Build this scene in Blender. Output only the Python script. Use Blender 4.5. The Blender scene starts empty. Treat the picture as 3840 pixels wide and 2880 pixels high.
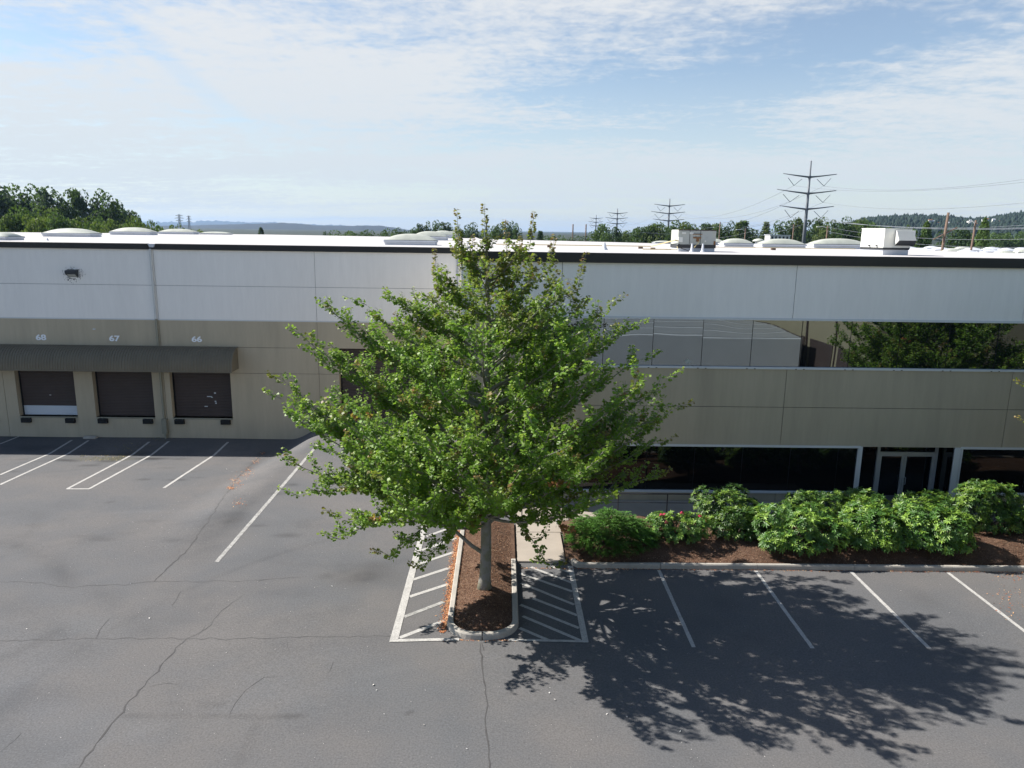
import bpy, math, random
import numpy as np
from mathutils import Vector, Matrix
random.seed(7); rng = np.random.default_rng(7)
C = bpy.context.scene.collection
scene = bpy.context.scene

# ------------------------------------------------------------------ camera
F = 2750.0; CAMZ = 10.0
PITCH, ROLL, YAW = math.atan(575/F), math.radians(.80), math.radians(-.78)
def cam_rows():
    cy, sy = math.cos(YAW), math.sin(YAW)
    Rz = np.array([[cy,-sy,0],[sy,cy,0],[0,0,1]])
    fwd = np.array([0,math.cos(PITCH),-math.sin(PITCH)]); rt = np.array([1,0,0.]); up = np.cross(rt,fwd)
    c, s = math.cos(ROLL), math.sin(ROLL)
    return np.array([Rz@(c*rt+s*up), -(Rz@(-s*rt+c*up)), Rz@fwd])
M = cam_rows()
cam = bpy.data.cameras.new('camera'); camo = bpy.data.objects.new('camera', cam); C.objects.link(camo)
cam.sensor_width = 36; cam.lens = F/3840*36; cam.clip_start = .1; cam.clip_end = 60000
mw = Matrix.Identity(4)
for i in range(3):
    mw[i][0] = M[0][i]; mw[i][1] = -M[1][i]; mw[i][2] = -M[2][i]
mw[2][3] = CAMZ
camo.matrix_world = mw
scene.camera = camo

# ------------------------------------------------------------------ light
SUN_DIR = np.array([-1.14, .315, 1.0])          # towards the sun
SUN_DIR /= np.linalg.norm(SUN_DIR)
elev = math.asin(SUN_DIR[2])
sl = bpy.data.lights.new('sun', 'SUN'); sl.energy = 5.0; sl.angle = math.radians(.5); sl.color = (1, .95, .88)
so = bpy.data.objects.new('sun', sl); C.objects.link(so)
so.rotation_euler = Vector(-SUN_DIR).to_track_quat('-Z', 'Y').to_euler()
scene.view_settings.view_transform = 'Standard'; scene.view_settings.look = 'None'
scene.view_settings.gamma = 1; scene.view_settings.exposure = 0.95

def ray(x, y):
    v = np.array([(x-1920)/F, (y-1440)/F, 1.]); return M.T@v
CO = np.array([0, 0, CAMZ])
def atz(x, y, z): r = ray(x, y); return r*((z-CAMZ)/r[2])+CO
def aty(x, y, Y): r = ray(x, y); return r*(Y/r[1])+CO

def build_world():
    w = bpy.data.worlds.new('World'); scene.world = w; w.use_nodes = True
    nt = w.node_tree; N = nt.nodes; L = nt.links; N.clear()
    out = N.new('ShaderNodeOutputWorld')
    def nd(t, **k):
        n = N.new(t)
        for a, b in k.items(): setattr(n, a, b)
        return n
    def math_(op, a, b=None, c=None, clamp=False):
        n = nd('ShaderNodeMath', operation=op, use_clamp=clamp)
        for i, v in enumerate((a, b, c)):
            if v is None: continue
            if isinstance(v, (int, float)): n.inputs[i].default_value = v
            else: L.new(v, n.inputs[i])
        return n.outputs[0]
    def sstep(v, a, b, lo=0., hi=1.):
        n = nd('ShaderNodeMapRange', interpolation_type='SMOOTHSTEP')
        L.new(v, n.inputs[0]); n.inputs[1].default_value = a; n.inputs[2].default_value = b
        n.inputs[3].default_value = lo; n.inputs[4].default_value = hi
        return n.outputs[0]
    sky = nd('ShaderNodeTexSky', sky_type='NISHITA', sun_disc=False)
    sky.sun_elevation = elev
    sky.sun_rotation = math.atan2(SUN_DIR[0], SUN_DIR[1])
    sky.altitude = 20; sky.air_density = 1.0; sky.dust_density = .35; sky.ozone_density = 1.4
    tc = nd('ShaderNodeTexCoord'); d = tc.outputs['Generated']
    sep = nd('ShaderNodeSeparateXYZ'); L.new(d, sep.inputs[0])
    X, Y, Z = sep.outputs
    zz = math_('MAXIMUM', Z, 0.0); zp = math_('ADD', zz, .09)
    u = math_('DIVIDE', X, zp); v = math_('DIVIDE', Y, zp)
    com = nd('ShaderNodeCombineXYZ'); L.new(u, com.inputs[0]); L.new(v, com.inputs[1])
    def noise(scale, detail, rough, sx=1., sy=1., rz=0., dist=0., off=0.):
        m = nd('ShaderNodeMapping'); L.new(com.outputs[0], m.inputs[0])
        m.inputs['Scale'].default_value = (sx, sy, 1); m.inputs['Rotation'].default_value = (0, 0, rz)
        m.inputs['Location'].default_value = (off, off*.7, off*.3)
        n = nd('ShaderNodeTexNoise'); n.inputs['Scale'].default_value = scale; n.inputs['Detail'].default_value = detail
        n.inputs['Roughness'].default_value = rough; n.inputs['Distortion'].default_value = dist
        L.new(m.outputs[0], n.inputs['Vector']); return n.outputs[0]
    n1 = noise(.55, 6, .55, 1, 1.0, .5, .4, 3.1)       # large sheets
    n2 = noise(5.5, 5, .6, 1.0, 1.6, -.35, .5, 1.7)    # ripples
    n3 = noise(.9, 7, .6, .35, 1.5, .25, .6, 8.2)      # streaks
    n4 = noise(13, 3, .6, 1.3, 1.0, .4, .3, 5.5)       # mackerel grains
    # bearing of the thin and the thick parts of the veil
    def blob(px, py, sx, sy):
        r = ray(px, py); r = r/np.linalg.norm(r)
        # angular coordinates relative to this bearing, stretched
        e = np.cross(r, [0, 0, 1]); e /= np.linalg.norm(e); t = np.cross(e, r)
        def dot(vec):
            n = nd('ShaderNodeVectorMath', operation='DOT_PRODUCT'); L.new(d, n.inputs[0]); n.inputs[1].default_value = tuple(vec); return n.outputs['Value']
        a = math_('DIVIDE', dot(e), sx/F); b = math_('DIVIDE', dot(t), sy/F)
        rr = math_('ADD', math_('MULTIPLY', a, a), math_('MULTIPLY', b, b))
        g = math_('EXPONENT', math_('MULTIPLY', rr, -1.0))
        return math_('MULTIPLY', g, math_('GREATER_THAN', dot(r), 0.0))
    cover = math_('ADD', math_('MULTIPLY', n1, .55), math_('MULTIPLY', n3, 1.1))
    cover = math_('ADD', cover, math_('MULTIPLY', math_('SUBTRACT', n2, .5), .62))
    cover = math_('ADD', cover, math_('MULTIPLY', math_('SUBTRACT', n4, .5), .48))
    for (px, py, sx, sy, a) in ((1000, 230, 1100, 330, .30), (2350, 330, 660, 110, -.50), (3200, 130, 440, 110, -.42), (150, 160, 260, 90, -.22),
                                (2000, 520, 900, 60, -.1), (3500, 330, 400, 110, .14), (2000, 70, 500, 60, .0), (500, 560, 500, 60, -.12), (1500, 620, 1500, 90, .12)):
        if a: cover = math_('ADD', cover, math_('MULTIPLY', blob(px, py, sx, sy), a))
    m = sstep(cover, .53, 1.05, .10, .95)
    back = sstep(Y, -.2, .45)                       # veil kept to the front; unseen sky behind left clear to cut ambient light
    high = sstep(Z, .50, .68, 1., .0)  # zenith above the view also kept clear to lower the ambient light
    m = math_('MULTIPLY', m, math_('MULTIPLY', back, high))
    # old contrail: a thin dark-blue lane in the veil, upper left
    a_, b_ = ray(330, -20), ray(880, 440); a_ /= np.linalg.norm(a_); b_ /= np.linalg.norm(b_)
    nrm = np.cross(a_, b_); nrm /= np.linalg.norm(nrm)
    dn = nd('ShaderNodeVectorMath', operation='DOT_PRODUCT'); L.new(d, dn.inputs[0]); dn.inputs[1].default_value = tuple(nrm)
    wob = math_('MULTIPLY', math_('SUBTRACT', n2, .5), .012)
    q = math_('ABSOLUTE', math_('ADD', dn.outputs['Value'], wob))
    lane = sstep(q, .003, .017, 1., 0.)
    mid = (a_+b_)/2; mid /= np.linalg.norm(mid)
    dm = nd('ShaderNodeVectorMath', operation='DOT_PRODUCT'); L.new(d, dm.inputs[0]); dm.inputs[1].default_value = tuple(mid)
    lane = math_('MULTIPLY', lane, sstep(dm.outputs['Value'], .984, .996))
    m = math_('SUBTRACT', m, math_('MULTIPLY', lane, .27), clamp=True)
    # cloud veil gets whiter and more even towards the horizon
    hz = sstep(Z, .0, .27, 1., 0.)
    mh = math_('MAXIMUM', m, math_('MULTIPLY', hz, .60))  # pale band carried all round the unseen sky to light the facade
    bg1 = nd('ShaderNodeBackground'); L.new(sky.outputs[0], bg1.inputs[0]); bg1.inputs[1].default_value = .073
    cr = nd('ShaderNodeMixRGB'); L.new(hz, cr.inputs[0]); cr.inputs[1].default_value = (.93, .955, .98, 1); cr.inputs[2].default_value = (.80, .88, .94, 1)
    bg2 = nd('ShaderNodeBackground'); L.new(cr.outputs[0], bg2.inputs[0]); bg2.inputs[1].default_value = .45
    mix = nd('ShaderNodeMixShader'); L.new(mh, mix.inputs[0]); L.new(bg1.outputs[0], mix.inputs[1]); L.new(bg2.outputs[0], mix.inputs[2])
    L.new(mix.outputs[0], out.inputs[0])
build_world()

# ------------------------------------------------------------------ materials
MATS = {}
def mat(name, col, rough=.85, var=0., vscale=1., bump=0., bscale=60., metal=0., spec=.4, col2=None, stretch=(1,1,1), attr=None, fine=0., fscale=80., trans=0., seams=None):
    if name in MATS: return MATS[name]
    m = bpy.data.materials.new(name); m.use_nodes = True; nt = m.node_tree; N = nt.nodes; L = nt.links
    b = N['Principled BSDF']; b.inputs['Roughness'].default_value = rough; b.inputs['Metallic'].default_value = metal
    b.inputs['Specular IOR Level'].default_value = spec
    tc = N.new('ShaderNodeTexCoord'); mp = N.new('ShaderNodeMapping'); mp.inputs['Scale'].default_value = stretch
    geo = N.new('ShaderNodeNewGeometry'); L.new(geo.outputs['Position'], mp.inputs[0])
    cur = None
    rgb = N.new('ShaderNodeRGB'); rgb.outputs[0].default_value = (*col, 1); cur = rgb.outputs[0]
    def mixc(fac, a, bcol, mode='MIX'):
        x = N.new('ShaderNodeMixRGB'); x.blend_type = mode
        if isinstance(fac, float): x.inputs[0].default_value = fac
        else: L.new(fac, x.inputs[0])
        L.new(a, x.inputs[1])
        if isinstance(bcol, tuple): x.inputs[2].default_value = (*bcol, 1)
        else: L.new(bcol, x.inputs[2])
        return x.outputs[0]
    def noise(s, det=5, r=.6):
        n = N.new('ShaderNodeTexNoise'); n.inputs['Scale'].default_value = s; n.inputs['Detail'].default_value = det; n.inputs['Roughness'].default_value = r
        L.new(mp.outputs[0], n.inputs['Vector']); return n.outputs[0]
    def rng_(v, a, c, lo, hi):
        x = N.new('ShaderNodeMapRange'); L.new(v, x.inputs[0])
        for i, q in enumerate((a, c, lo, hi)): x.inputs[i+1].default_value = q
        return x.outputs[0]
    if attr:
        a = N.new('ShaderNodeAttribute'); a.attribute_name = attr
        cur = mixc(1.0, a.outputs['Color'], (1., 1., 1.), 'MULTIPLY') if attr == 'Col' else mixc(1.0, cur, a.outputs['Color'], 'MULTIPLY')
    if col2: cur = mixc(rng_(noise(vscale), .4, .6, 0, 1), cur, col2)
    if var:
        g = N.new('ShaderNodeCombineXYZ'); r = rng_(noise(vscale*1.0), .25, .75, 1-var, 1+var)
        for i in range(3): L.new(r, g.inputs[i])
        cur = mixc(1.0, cur, g.outputs[0], 'MULTIPLY')
    if fine:
        g = N.new('ShaderNodeCombineXYZ'); r = rng_(noise(fscale, 2, .7), .2, .8, 1-fine, 1+fine)
        for i in range(3): L.new(r, g.inputs[i])
        cur = mixc(1.0, cur, g.outputs[0], 'MULTIPLY')
    L.new(cur, b.inputs['Base Color'])
    if bump:
        bn = N.new('ShaderNodeBump'); bn.inputs['Strength'].default_value = bump; bn.inputs['Distance'].default_value = .02
        L.new(noise(bscale), bn.inputs['Height']); L.new(bn.outputs[0], b.inputs['Normal'])
    if trans:
        t = N.new('ShaderNodeBsdfTranslucent'); tcx = mixc(.35, cur, (.34, .58, .04)); L.new(tcx, t.inputs[0])
        ms = N.new('ShaderNodeMixShader'); ms.inputs[0].default_value = trans
        L.new(b.outputs[0], ms.inputs[1]); L.new(t.outputs[0], ms.inputs[2]); L.new(ms.outputs[0], N['Material Output'].inputs[0])
    MATS[name] = m; return m

def glass(name, base, refl, rough=.01, tint=(1,1,1), wave=.0):
    m = bpy.data.materials.new(name); m.use_nodes = True; N = m.node_tree.nodes; L = m.node_tree.links; N.clear()
    out = N.new('ShaderNodeOutputMaterial'); d = N.new('ShaderNodeBsdfDiffuse'); d.inputs[0].default_value = (*base, 1)
    g = N.new('ShaderNodeBsdfGlossy'); g.inputs['Color'].default_value = (*tint, 1); g.inputs['Roughness'].default_value = rough
    lw = N.new('ShaderNodeFresnel'); lw.inputs[0].default_value = 1.5
    mr = N.new('ShaderNodeMapRange'); L.new(lw.outputs[0], mr.inputs[0]); mr.inputs[1].default_value = .04; mr.inputs[2].default_value = 1; mr.inputs[3].default_value = refl; mr.inputs[4].default_value = 1
    mx = N.new('ShaderNodeMixShader'); L.new(mr.outputs[0], mx.inputs[0]); L.new(d.outputs[0], mx.inputs[1]); L.new(g.outputs[0], mx.inputs[2]); L.new(mx.outputs[0], out.inputs[0])
    if wave:
        geo = N.new('ShaderNodeNewGeometry'); mp = N.new('ShaderNodeMapping'); L.new(geo.outputs['Position'], mp.inputs[0]); mp.inputs['Scale'].default_value = (1, 1, .8)
        n = N.new('ShaderNodeTexNoise'); n.inputs['Scale'].default_value = .55; n.inputs['Detail'].default_value = 0; L.new(mp.outputs[0], n.inputs['Vector'])
        bp = N.new('ShaderNodeBump'); bp.inputs['Strength'].default_value = 1; bp.inputs['Distance'].default_value = wave; L.new(n.outputs[0], bp.inputs['Height'])
        L.new(bp.outputs[0], g.inputs['Normal'])
    MATS[name] = m; return m

asphalt = mat('asphalt', (.110,.112,.117), .93, col2=(.116,.111,.109), var=.17, vscale=.22, bump=.25, bscale=45, spec=.25, attr='stain', fine=.30, fscale=24)
paint = mat('road_paint', (.39,.38,.36), .8, var=.16, vscale=3.5, fine=.35, fscale=22, spec=.3)
paint_faded = mat('worn_road_paint', (.30,.295,.28), .85, var=.3, vscale=4, fine=.5, fscale=18, spec=.25)
crackm = mat('crack_filler', (.064,.062,.062), .9, var=.3, vscale=3)
crack2 = mat('thin_crack', (.080,.078,.078), .95, var=.3, vscale=3)
concrete = mat('kerb_concrete', (.37,.345,.305), .9, var=.16, vscale=2.2, fine=.14, fscale=30, bump=.3, bscale=40, spec=.25)
walkc = mat('walk_concrete', (.33,.29,.245), .9, var=.10, vscale=1.2, fine=.07, fscale=40, bump=.1, spec=.25)
mulch = mat('bark_mulch', (.115,.070,.048), .97, var=.35, vscale=2.2, fine=.75, fscale=34, bump=1.0, bscale=38, spec=.15)
chipm = mat('mulch_chips', (1,1,1), .95, attr='Col', spec=.15)
white_wall = mat('white_painted_concrete', (.83,.81,.775), .8, var=.035, vscale=.6, fine=.04, fscale=5, bump=.06, bscale=18, spec=.3, stretch=(1,1,.14))
olive_wall = mat('olive_painted_concrete', (.43,.378,.282), .8, var=.13, vscale=.9, fine=.05, fscale=6, bump=.08, bscale=18, spec=.3, stretch=(1,1,.12))
jointm = mat('joint_sealant', (.17,.165,.145), .9)
jointw = mat('white_wall_joint', (.30,.31,.32), .9)  # grey backing at the bottom of the white wall's joints
fascia = mat('black_metal_fascia', (.007,.0075,.009), .45, spec=.5)
roofm = mat('white_roof_membrane', (.50,.482,.475), .7, var=.05, vscale=.5, fine=.03, fscale=6, spec=.3)
curbm = mat('white_curb_flashing', (.56,.58,.62), .6, var=.08, vscale=1.5)  # tone darkened to bring out shadow lines on the skylight frames
domem = mat('weathered_skylight_dome', (.43,.445,.385), .5, var=.16, vscale=2.2, spec=.5)
doorm = mat('brown_roll_up_door', (.066,.050,.046), .6, var=.12, vscale=1.2)
doorw = mat('white_door_slats', (.55,.60,.66), .6)
rubber = mat('black_rubber', (.010,.011,.012), .8)
awnm = mat('dark_ribbed_awning', (.16,.14,.10), .55, var=.12, vscale=1.4)
whitem = mat('white_frame_metal', (.60,.62,.63), .5)
alum = mat('aluminium_frame', (.55,.56,.57), .45, metal=.4)
pipem = mat('beige_downspout', (.24,.235,.185), .6, var=.1, vscale=1.5)
pipew = mat('white_downspout', (.55,.56,.55), .6, var=.1, vscale=1.5)
darkm = mat('dark_metal', (.03,.032,.036), .5)
hvacw = mat('white_unit_paint', (.66,.66,.62), .55, var=.06, vscale=2)
hvacg = mat('grey_unit_paint', (.42,.44,.42), .6, var=.22, vscale=2.2, col2=(.36,.37,.33))
rust = mat('rust', (.22,.11,.05), .9, var=.4, vscale=6)
gasm = mat('yellow_gas_pipe', (.55,.44,.22), .6)
wood = mat('weathered_wood', (.14,.095,.07), .9, var=.25, vscale=2)
steel = mat('galvanised_steel', (.15,.165,.185), .6, metal=.2, var=.06, vscale=.3)
bark = mat('grey_maple_bark', (.27,.26,.235), .92, var=.3, vscale=5, bump=.7, bscale=30, col2=(.17,.165,.115), spec=.2)
barkd = mat('dark_bark', (.075,.06,.048), .95)
leafm = mat('maple_leaf', (1,1,1), .50, attr='Col', trans=.42, spec=.5)
rhodm = mat('rhododendron_leaf', (1,1,1), .42, attr='Col', trans=.16, spec=.4)
junm = mat('juniper_spray', (1,1,1), .6, attr='Col', trans=.15, spec=.3)
farleaf = mat('far_foliage', (1,1,1), .75, attr='Col', trans=.2, spec=.2)
litter = mat('dry_leaf_litter', (1,1,1), .9, attr='Col', spec=.2)
petal = mat('pink_petal', (.62,.025,.12), .6, trans=.2)
numw = mat('number_white', (.85,.88,.92), .6)
g_up = glass('reflective_window_glass', (.006,.008,.010), .19, tint=(.86,.95,1.0), wave=.026)
g_lo = glass('dark_window_glass', (.004,.005,.006), .045, tint=(.93,.98,1.0), wave=.004)
g_door = glass('door_glass', (.004,.006,.009), .06, tint=(.85,.95,1.0))
fieldm = mat('far_ground', (.022,.032,.02), .95, var=.3, vscale=.01)
hillm = mat('wooded_hill_slope', (.02,.032,.022), .95, var=.35, vscale=.006)
bluehill = mat('far_ridge', (.010,.018,.024), .95)
trailerm = mat('trailer_side', (.60,.64,.68), .5, var=.05, vscale=.8)
troofm = mat('trailer_roof', (.33,.35,.36), .6, var=.08, vscale=.8)
inner = mat('dark_interior', (.02,.02,.022), .9)

# ------------------------------------------------------------------ helpers
def link(o, parent=None):
    C.objects.link(o)
    if parent is not None: o.parent = parent
    return o
def tag(o, label=None, cat=None, group=None, kind=None):
    if label: o['label'] = label
    if cat: o['category'] = cat
    if group: o['group'] = group
    if kind: o['kind'] = kind
    return o
def empty(name, loc, rz=0):
    o = bpy.data.objects.new(name, None); o.empty_display_size = .3; o.location = loc; o.rotation_euler = (0, 0, rz); return link(o)
class MB:
    def __init__(s): s.v = []; s.f = []; s.m = []; s.mi = 0
    def add(s, vs, fs):
        b = len(s.v); s.v += [tuple(map(float, p)) for p in vs]; s.f += [tuple(i+b for i in f) for f in fs]; s.m += [s.mi]*len(fs); return s
    def box(s, x0, x1, y0, y1, z0, z1):
        return s.add([(x0,y0,z0),(x1,y0,z0),(x1,y1,z0),(x0,y1,z0),(x0,y0,z1),(x1,y0,z1),(x1,y1,z1),(x0,y1,z1)],
                     [(0,3,2,1),(4,5,6,7),(0,1,5,4),(1,2,6,5),(2,3,7,6),(3,0,4,7)])
    def cbox(s, x0, x1, y0, y1, z0, z1, b=.02):
        # box with chamfered vertical and top edges
        vs = []; 
        for (z, i) in ((z0,0),(z1-b,0),(z1,b)):
            for (x, y) in ((x0+b+i,y0+i),(x1-b-i,y0+i),(x1-i,y0+b+i),(x1-i,y1-b-i),(x1-b-i,y1-i),(x0+b+i,y1-i),(x0+i,y1-b-i),(x0+i,y0+b+i)): vs.append((x,y,z))
        fs = [tuple(range(7,-1,-1)), tuple(range(16,24))]
        for k in (0, 8):
            for j in range(8): fs.append((k+j, k+(j+1)%8, k+8+(j+1)%8, k+8+j))
        return s.add(vs, fs)
    def quad(s, a, b, c, d): return s.add([a,b,c,d], [(0,1,2,3)])
    def tube(s, pts, rads, n=8, cap=True):
        pts = [np.array(p, float) for p in pts]; rings = []; vs = []
        up = np.array([0,0,1.]); prev = None
        for i, p in enumerate(pts):
            t = pts[min(i+1, len(pts)-1)]-pts[max(i-1, 0)]; t = t/(np.linalg.norm(t)+1e-9)
            if prev is None:
                a = np.cross(t, up if abs(t[2]) < .9 else np.array([1.,0,0]))
            else: a = prev-t*np.dot(prev, t)
            a /= np.linalg.norm(a)+1e-9; prev = a; b = np.cross(t, a)
            r = rads[i] if hasattr(rads, '__len__') else rads
            for k in range(n):
                an = 2*math.pi*k/n; vs.append(p+r*(math.cos(an)*a+math.sin(an)*b))
        fs = [(i*n+k, i*n+(k+1)%n, (i+1)*n+(k+1)%n, (i+1)*n+k) for i in range(len(pts)-1) for k in range(n)]
        if cap: fs += [tuple(range(n-1,-1,-1)), tuple((len(pts)-1)*n+k for k in range(n))]
        return s.add(vs, fs)
    def build(s, name, mats, parent=None, smooth=False, origin=None):
        me = bpy.data.meshes.new(name)
        v = np.array(s.v)
        if origin is not None: v = v-np.array(origin)
        me.from_pydata([tuple(p) for p in v], [], s.f)
        if not isinstance(mats, (list, tuple)): mats = [mats]
        for q in mats: me.materials.append(q)
        if len(mats) > 1: me.polygons.foreach_set('material_index', s.m)
        if smooth: me.polygons.foreach_set('use_smooth', [True]*len(me.polygons))
        me.update(); o = bpy.data.objects.new(name, me)
        if origin is not None: o.location = origin
        return link(o, parent)
def npmesh(name, V, faces, nper, material, parent=None, col=None, smooth=False):
    """V (n,3), faces (m,nper) ints, col (m,3) per face"""
    me = bpy.data.meshes.new(name); V = np.asarray(V, np.float32); faces = np.asarray(faces, np.int32)
    me.vertices.add(len(V)); me.vertices.foreach_set('co', V.ravel())
    nf = len(faces); me.loops.add(nf*nper); me.loops.foreach_set('vertex_index', faces.ravel())
    me.polygons.add(nf); me.polygons.foreach_set('loop_start', np.arange(nf, dtype=np.int32)*nper)
    me.update(calc_edges=True)
    if col is not None:
        a = me.color_attributes.new('Col', 'FLOAT_COLOR', 'CORNER')
        c = np.ones((nf, nper, 4), np.float32); c[:, :, :3] = np.asarray(col)[:, None, :]
        a.data.foreach_set('color', c.ravel())
    me.materials.append(material)
    if smooth: me.polygons.foreach_set('use_smooth', np.ones(nf, bool))
    return link(bpy.data.objects.new(name, me), parent)
def unit(a): return a/(np.linalg.norm(a, axis=-1, keepdims=True)+1e-9)
def textobj(name, s, size, loc, material, parent, sx=1.):
    cu = bpy.data.curves.new(name, 'FONT'); cu.body = s; cu.size = size; cu.align_x = 'CENTER'; cu.align_y = 'CENTER'; cu.extrude = .004; cu.offset = size*.03
    t = bpy.data.objects.new(name, cu); C.objects.link(t); dg = bpy.context.evaluated_depsgraph_get()
    me = bpy.data.meshes.new_from_object(t.evaluated_get(dg)); bpy.data.objects.remove(t)
    me.materials.clear(); me.materials.append(material)
    o = bpy.data.objects.new(name, me); o.location = loc; o.rotation_euler = (math.pi/2, 0, 0); o.scale = (sx, 1, 1); return link(o, parent)

# ------------------------------------------------------------------ terrain
YL, YR = 38.0, 26.4
def sm(t): t = np.clip(t, 0, 1); return t*t*(3-2*t)
def crease_x(Y): return np.interp(Y, [18, 22, 27, 31, 35, 38], [-12.4, -12.2, -12.0, -11.7, -11.4, -11.3])
def terrain(X, Y):
    X = np.asarray(X, float); Y = np.asarray(Y, float)
    dep = -1.1*np.clip((Y-21.5)/13.5, 0, 1)**1.15
    side = sm((crease_x(Y)+2.6-X)/2.6)      # 1 on the dock floor, 0 at the drive
    z = dep*side + .012*np.sin(X*.5+1)*np.cos(Y*.4)
    return z*(Y > 5)
def G(x, y, dz=0.):
    r = ray(x, y); t = 5.
    lo, hi = 8/abs(r[1]) if r[1] else 8, 60
    # bisection along ray
    ts = np.linspace(6, 80, 1500); P = CO+np.outer(ts, r); h = P[:, 2]-terrain(P[:, 0], P[:, 1])-dz
    i = int(np.argmax(h < 0)); a, b = ts[i-1], ts[i]; ha, hb = h[i-1], h[i]
    t = a+(b-a)*ha/(ha-hb+1e-12); return CO+t*r

def stain_field(X, Y):
    S = np.ones(X.shape+(3,), np.float32)
    def seg(pts, w, dark, tint=(1,1,1), soft=2.):
        P = [G(*p)[:2] for p in pts]; dmin = np.full(X.shape, 1e9)
        for a, b in zip(P[:-1], P[1:]):
            d = b-a; L2 = (d**2).sum(); t = np.clip(((X-a[0])*d[0]+(Y-a[1])*d[1])/L2, 0, 1)
            dmin = np.minimum(dmin, np.hypot(X-a[0]-t*d[0], Y-a[1]-t*d[1]))
        k = np.exp(-(dmin/w)**soft)*dark
        for c in range(3): S[..., c] *= 1-k*tint[c]
    def blob(px, rx, ry, dark, tint=(1,1,1)):
        p = G(*px); q = ((X-p[0])/rx)**2+((Y-p[1])/ry)**2
        wob = .35*np.sin(X*3.1+px[0])*np.sin(Y*2.7+px[1])
        k = np.exp(-np.maximum(q+wob, 0)**1.5)*dark
        for c in range(3): S[..., c] *= 1-k*tint[c]
    # tyre sweeps
    seg([(0,2030),(120,2060),(220,2130),(262,2190)], .30, .20)
    seg([(350,2200),(470,2300),(600,2390)], .34, .14)
    seg([(560,2170),(760,2260),(900,2350),(1000,2440)], .38, .13)
    seg([(0,2250),(150,2330),(330,2450)], .42, .12)
    seg([(0,2470),(120,2420),(210,2370)], .2, .18)
    seg([(620,1960),(420,1990),(220,2080)], .6, .05)
    seg([(0,2690),(90,2600)], .3, .06)
    seg([(1000,2480),(1080,2650),(1090,2820)], .5, -.03)
    seg([(590,2641),(840,2640)], .07, .40, soft=1.5)
    seg([(470,2683),(800,2687),(1125,2687)], .08, .50, soft=1.5)
    seg([(975,2700),(900,2840),(860,2960)], .10, .30)
    seg([(1420,2430),(1500,2600),(1560,2880)], .8, -.05)
    # patches of oil, damp and dust
    blob((1370,2160), .95, .75, .22, (.9,1,1.1)); blob((1365,2163), .4, .3, .2)
    blob((1220,2160), .25, .2, .25); blob((1200,1960), 1.0, .35, .10); blob((1160,1975), .5, .2, .12)
    blob((380,2020), .5, .25, .16); blob((650,2025), .3, .15, .2)
    for i in range(46):
        px = (rng.uniform(20, 1180), rng.uniform(1715, 1800) if i < 28 else rng.uniform(1800, 2060))
        blob(px, rng.uniform(.12, .5), rng.uniform(.08, .25), rng.uniform(.12, .4))
    for px in ((70,1722),(240,1725),(255,1728),(385,1730),(550,1720),(570,1722),(600,1720),(690,1722),(330,1745)): blob(px, .55, .2, .42)
    blob((150,1680), 2.5, .6, .25); blob((450,1690), 2.2, .9, .35, (.9,1,1.3)); blob((820,1690), 1.6, .6, .15)
    blob((380,1720), 1.5, .35, .25, (.5,.6,1.5))          # mossy damp line by the downspout
    seg([(420,1725),(520,1690),(600,1650)], .35, .35, (.8,.9,1.3))
    blob((960,2000), 1.8, 1.6, .04); blob((700,2010), 2.0, 1.6, .05, (.6,1,1.3)); blob((1280,2380), 2.2, 1.1, .05, (.4,1,1.3))
    blob((120,2450), 2.5, 1.4, -.05); blob((600,2550), 2.6, 1.4, -.04); blob((1400,2700), 2, 1, .03)
    blob((1530,2668), .07, .05, .5); blob((1535,2672), .12, .06, .25)
    blob((650,2605), .04, .03, .6); blob((2780,2400), .7, .4, .30); blob((2600,2330), .8, .5, .12); blob((3000,2360), .9, .5, .1)
    blob((3600,2400), 1.4, 1.0, .05); blob((3790,2260), .4, .25, .10, (.2,1,1.5)); blob((3000,2750), 2.5, .9, .03)
    for i in range(34):
        cx, cy = rng.uniform(-30, 14), rng.uniform(2, 30); R0 = rng.uniform(4, 14); d = np.abs(np.hypot(X-cx, Y-cy)-R0); a = np.arctan2(Y-cy, X-cx); a0 = rng.uniform(-3, 3); w0 = rng.uniform(.3, .8)
        k = np.exp(-(d/rng.uniform(.10, .22))**2)*np.exp(-(((a-a0+math.pi) % (2*math.pi)-math.pi)/w0)**4)*rng.uniform(.05, .15)*rng.choice([1, 1, -.9])
        k = k*(X < 12); 
        for c in range(3): S[..., c] *= 1-k
    for i in range(60):
        px = (rng.uniform(0, 1700), rng.uniform(1900, 2870)); blob(px, rng.uniform(.3, 1.6), rng.uniform(.2, .9), rng.uniform(-.10, .11), (1, 1, rng.uniform(.8, 1.1)))
    for X0 in (6.2, 9.2, 12.1):
        q = ((X-X0-rng.uniform(-.2,.2))/.45)**2+((Y-rng.uniform(18.2,19))/.7)**2; k = np.exp(-q)*.16
        for c in range(3): S[..., c] *= 1-k
    # resurfaced strip beside the drive
    seg([(1060,1715),(960,1800),(880,1900),(800,2000),(730,2080)], .75, .20, soft=4.)
    seg([(1090,1760),(930,1900),(850,1960)], .30, .14)
    seg([(985,1698),(895,1787),(854,1844)], .25, .25)
    seg([(1480,2401),(1626,1825)], .9, .05)
    seg([(2200,2150),(3840,2160)], .25, .10, (.8,1,1.15))
    seg([(1700,2350),(1735,2040)], .25, .25, (.5,1,1.3)); seg([(1960,2350),(1930,2130)], .2, .3)
    seg([(0,1632),(1080,1640)], .45, .42)
    seg([(0,1690),(1000,1700)], 1.3, .14)
    return S

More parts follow.
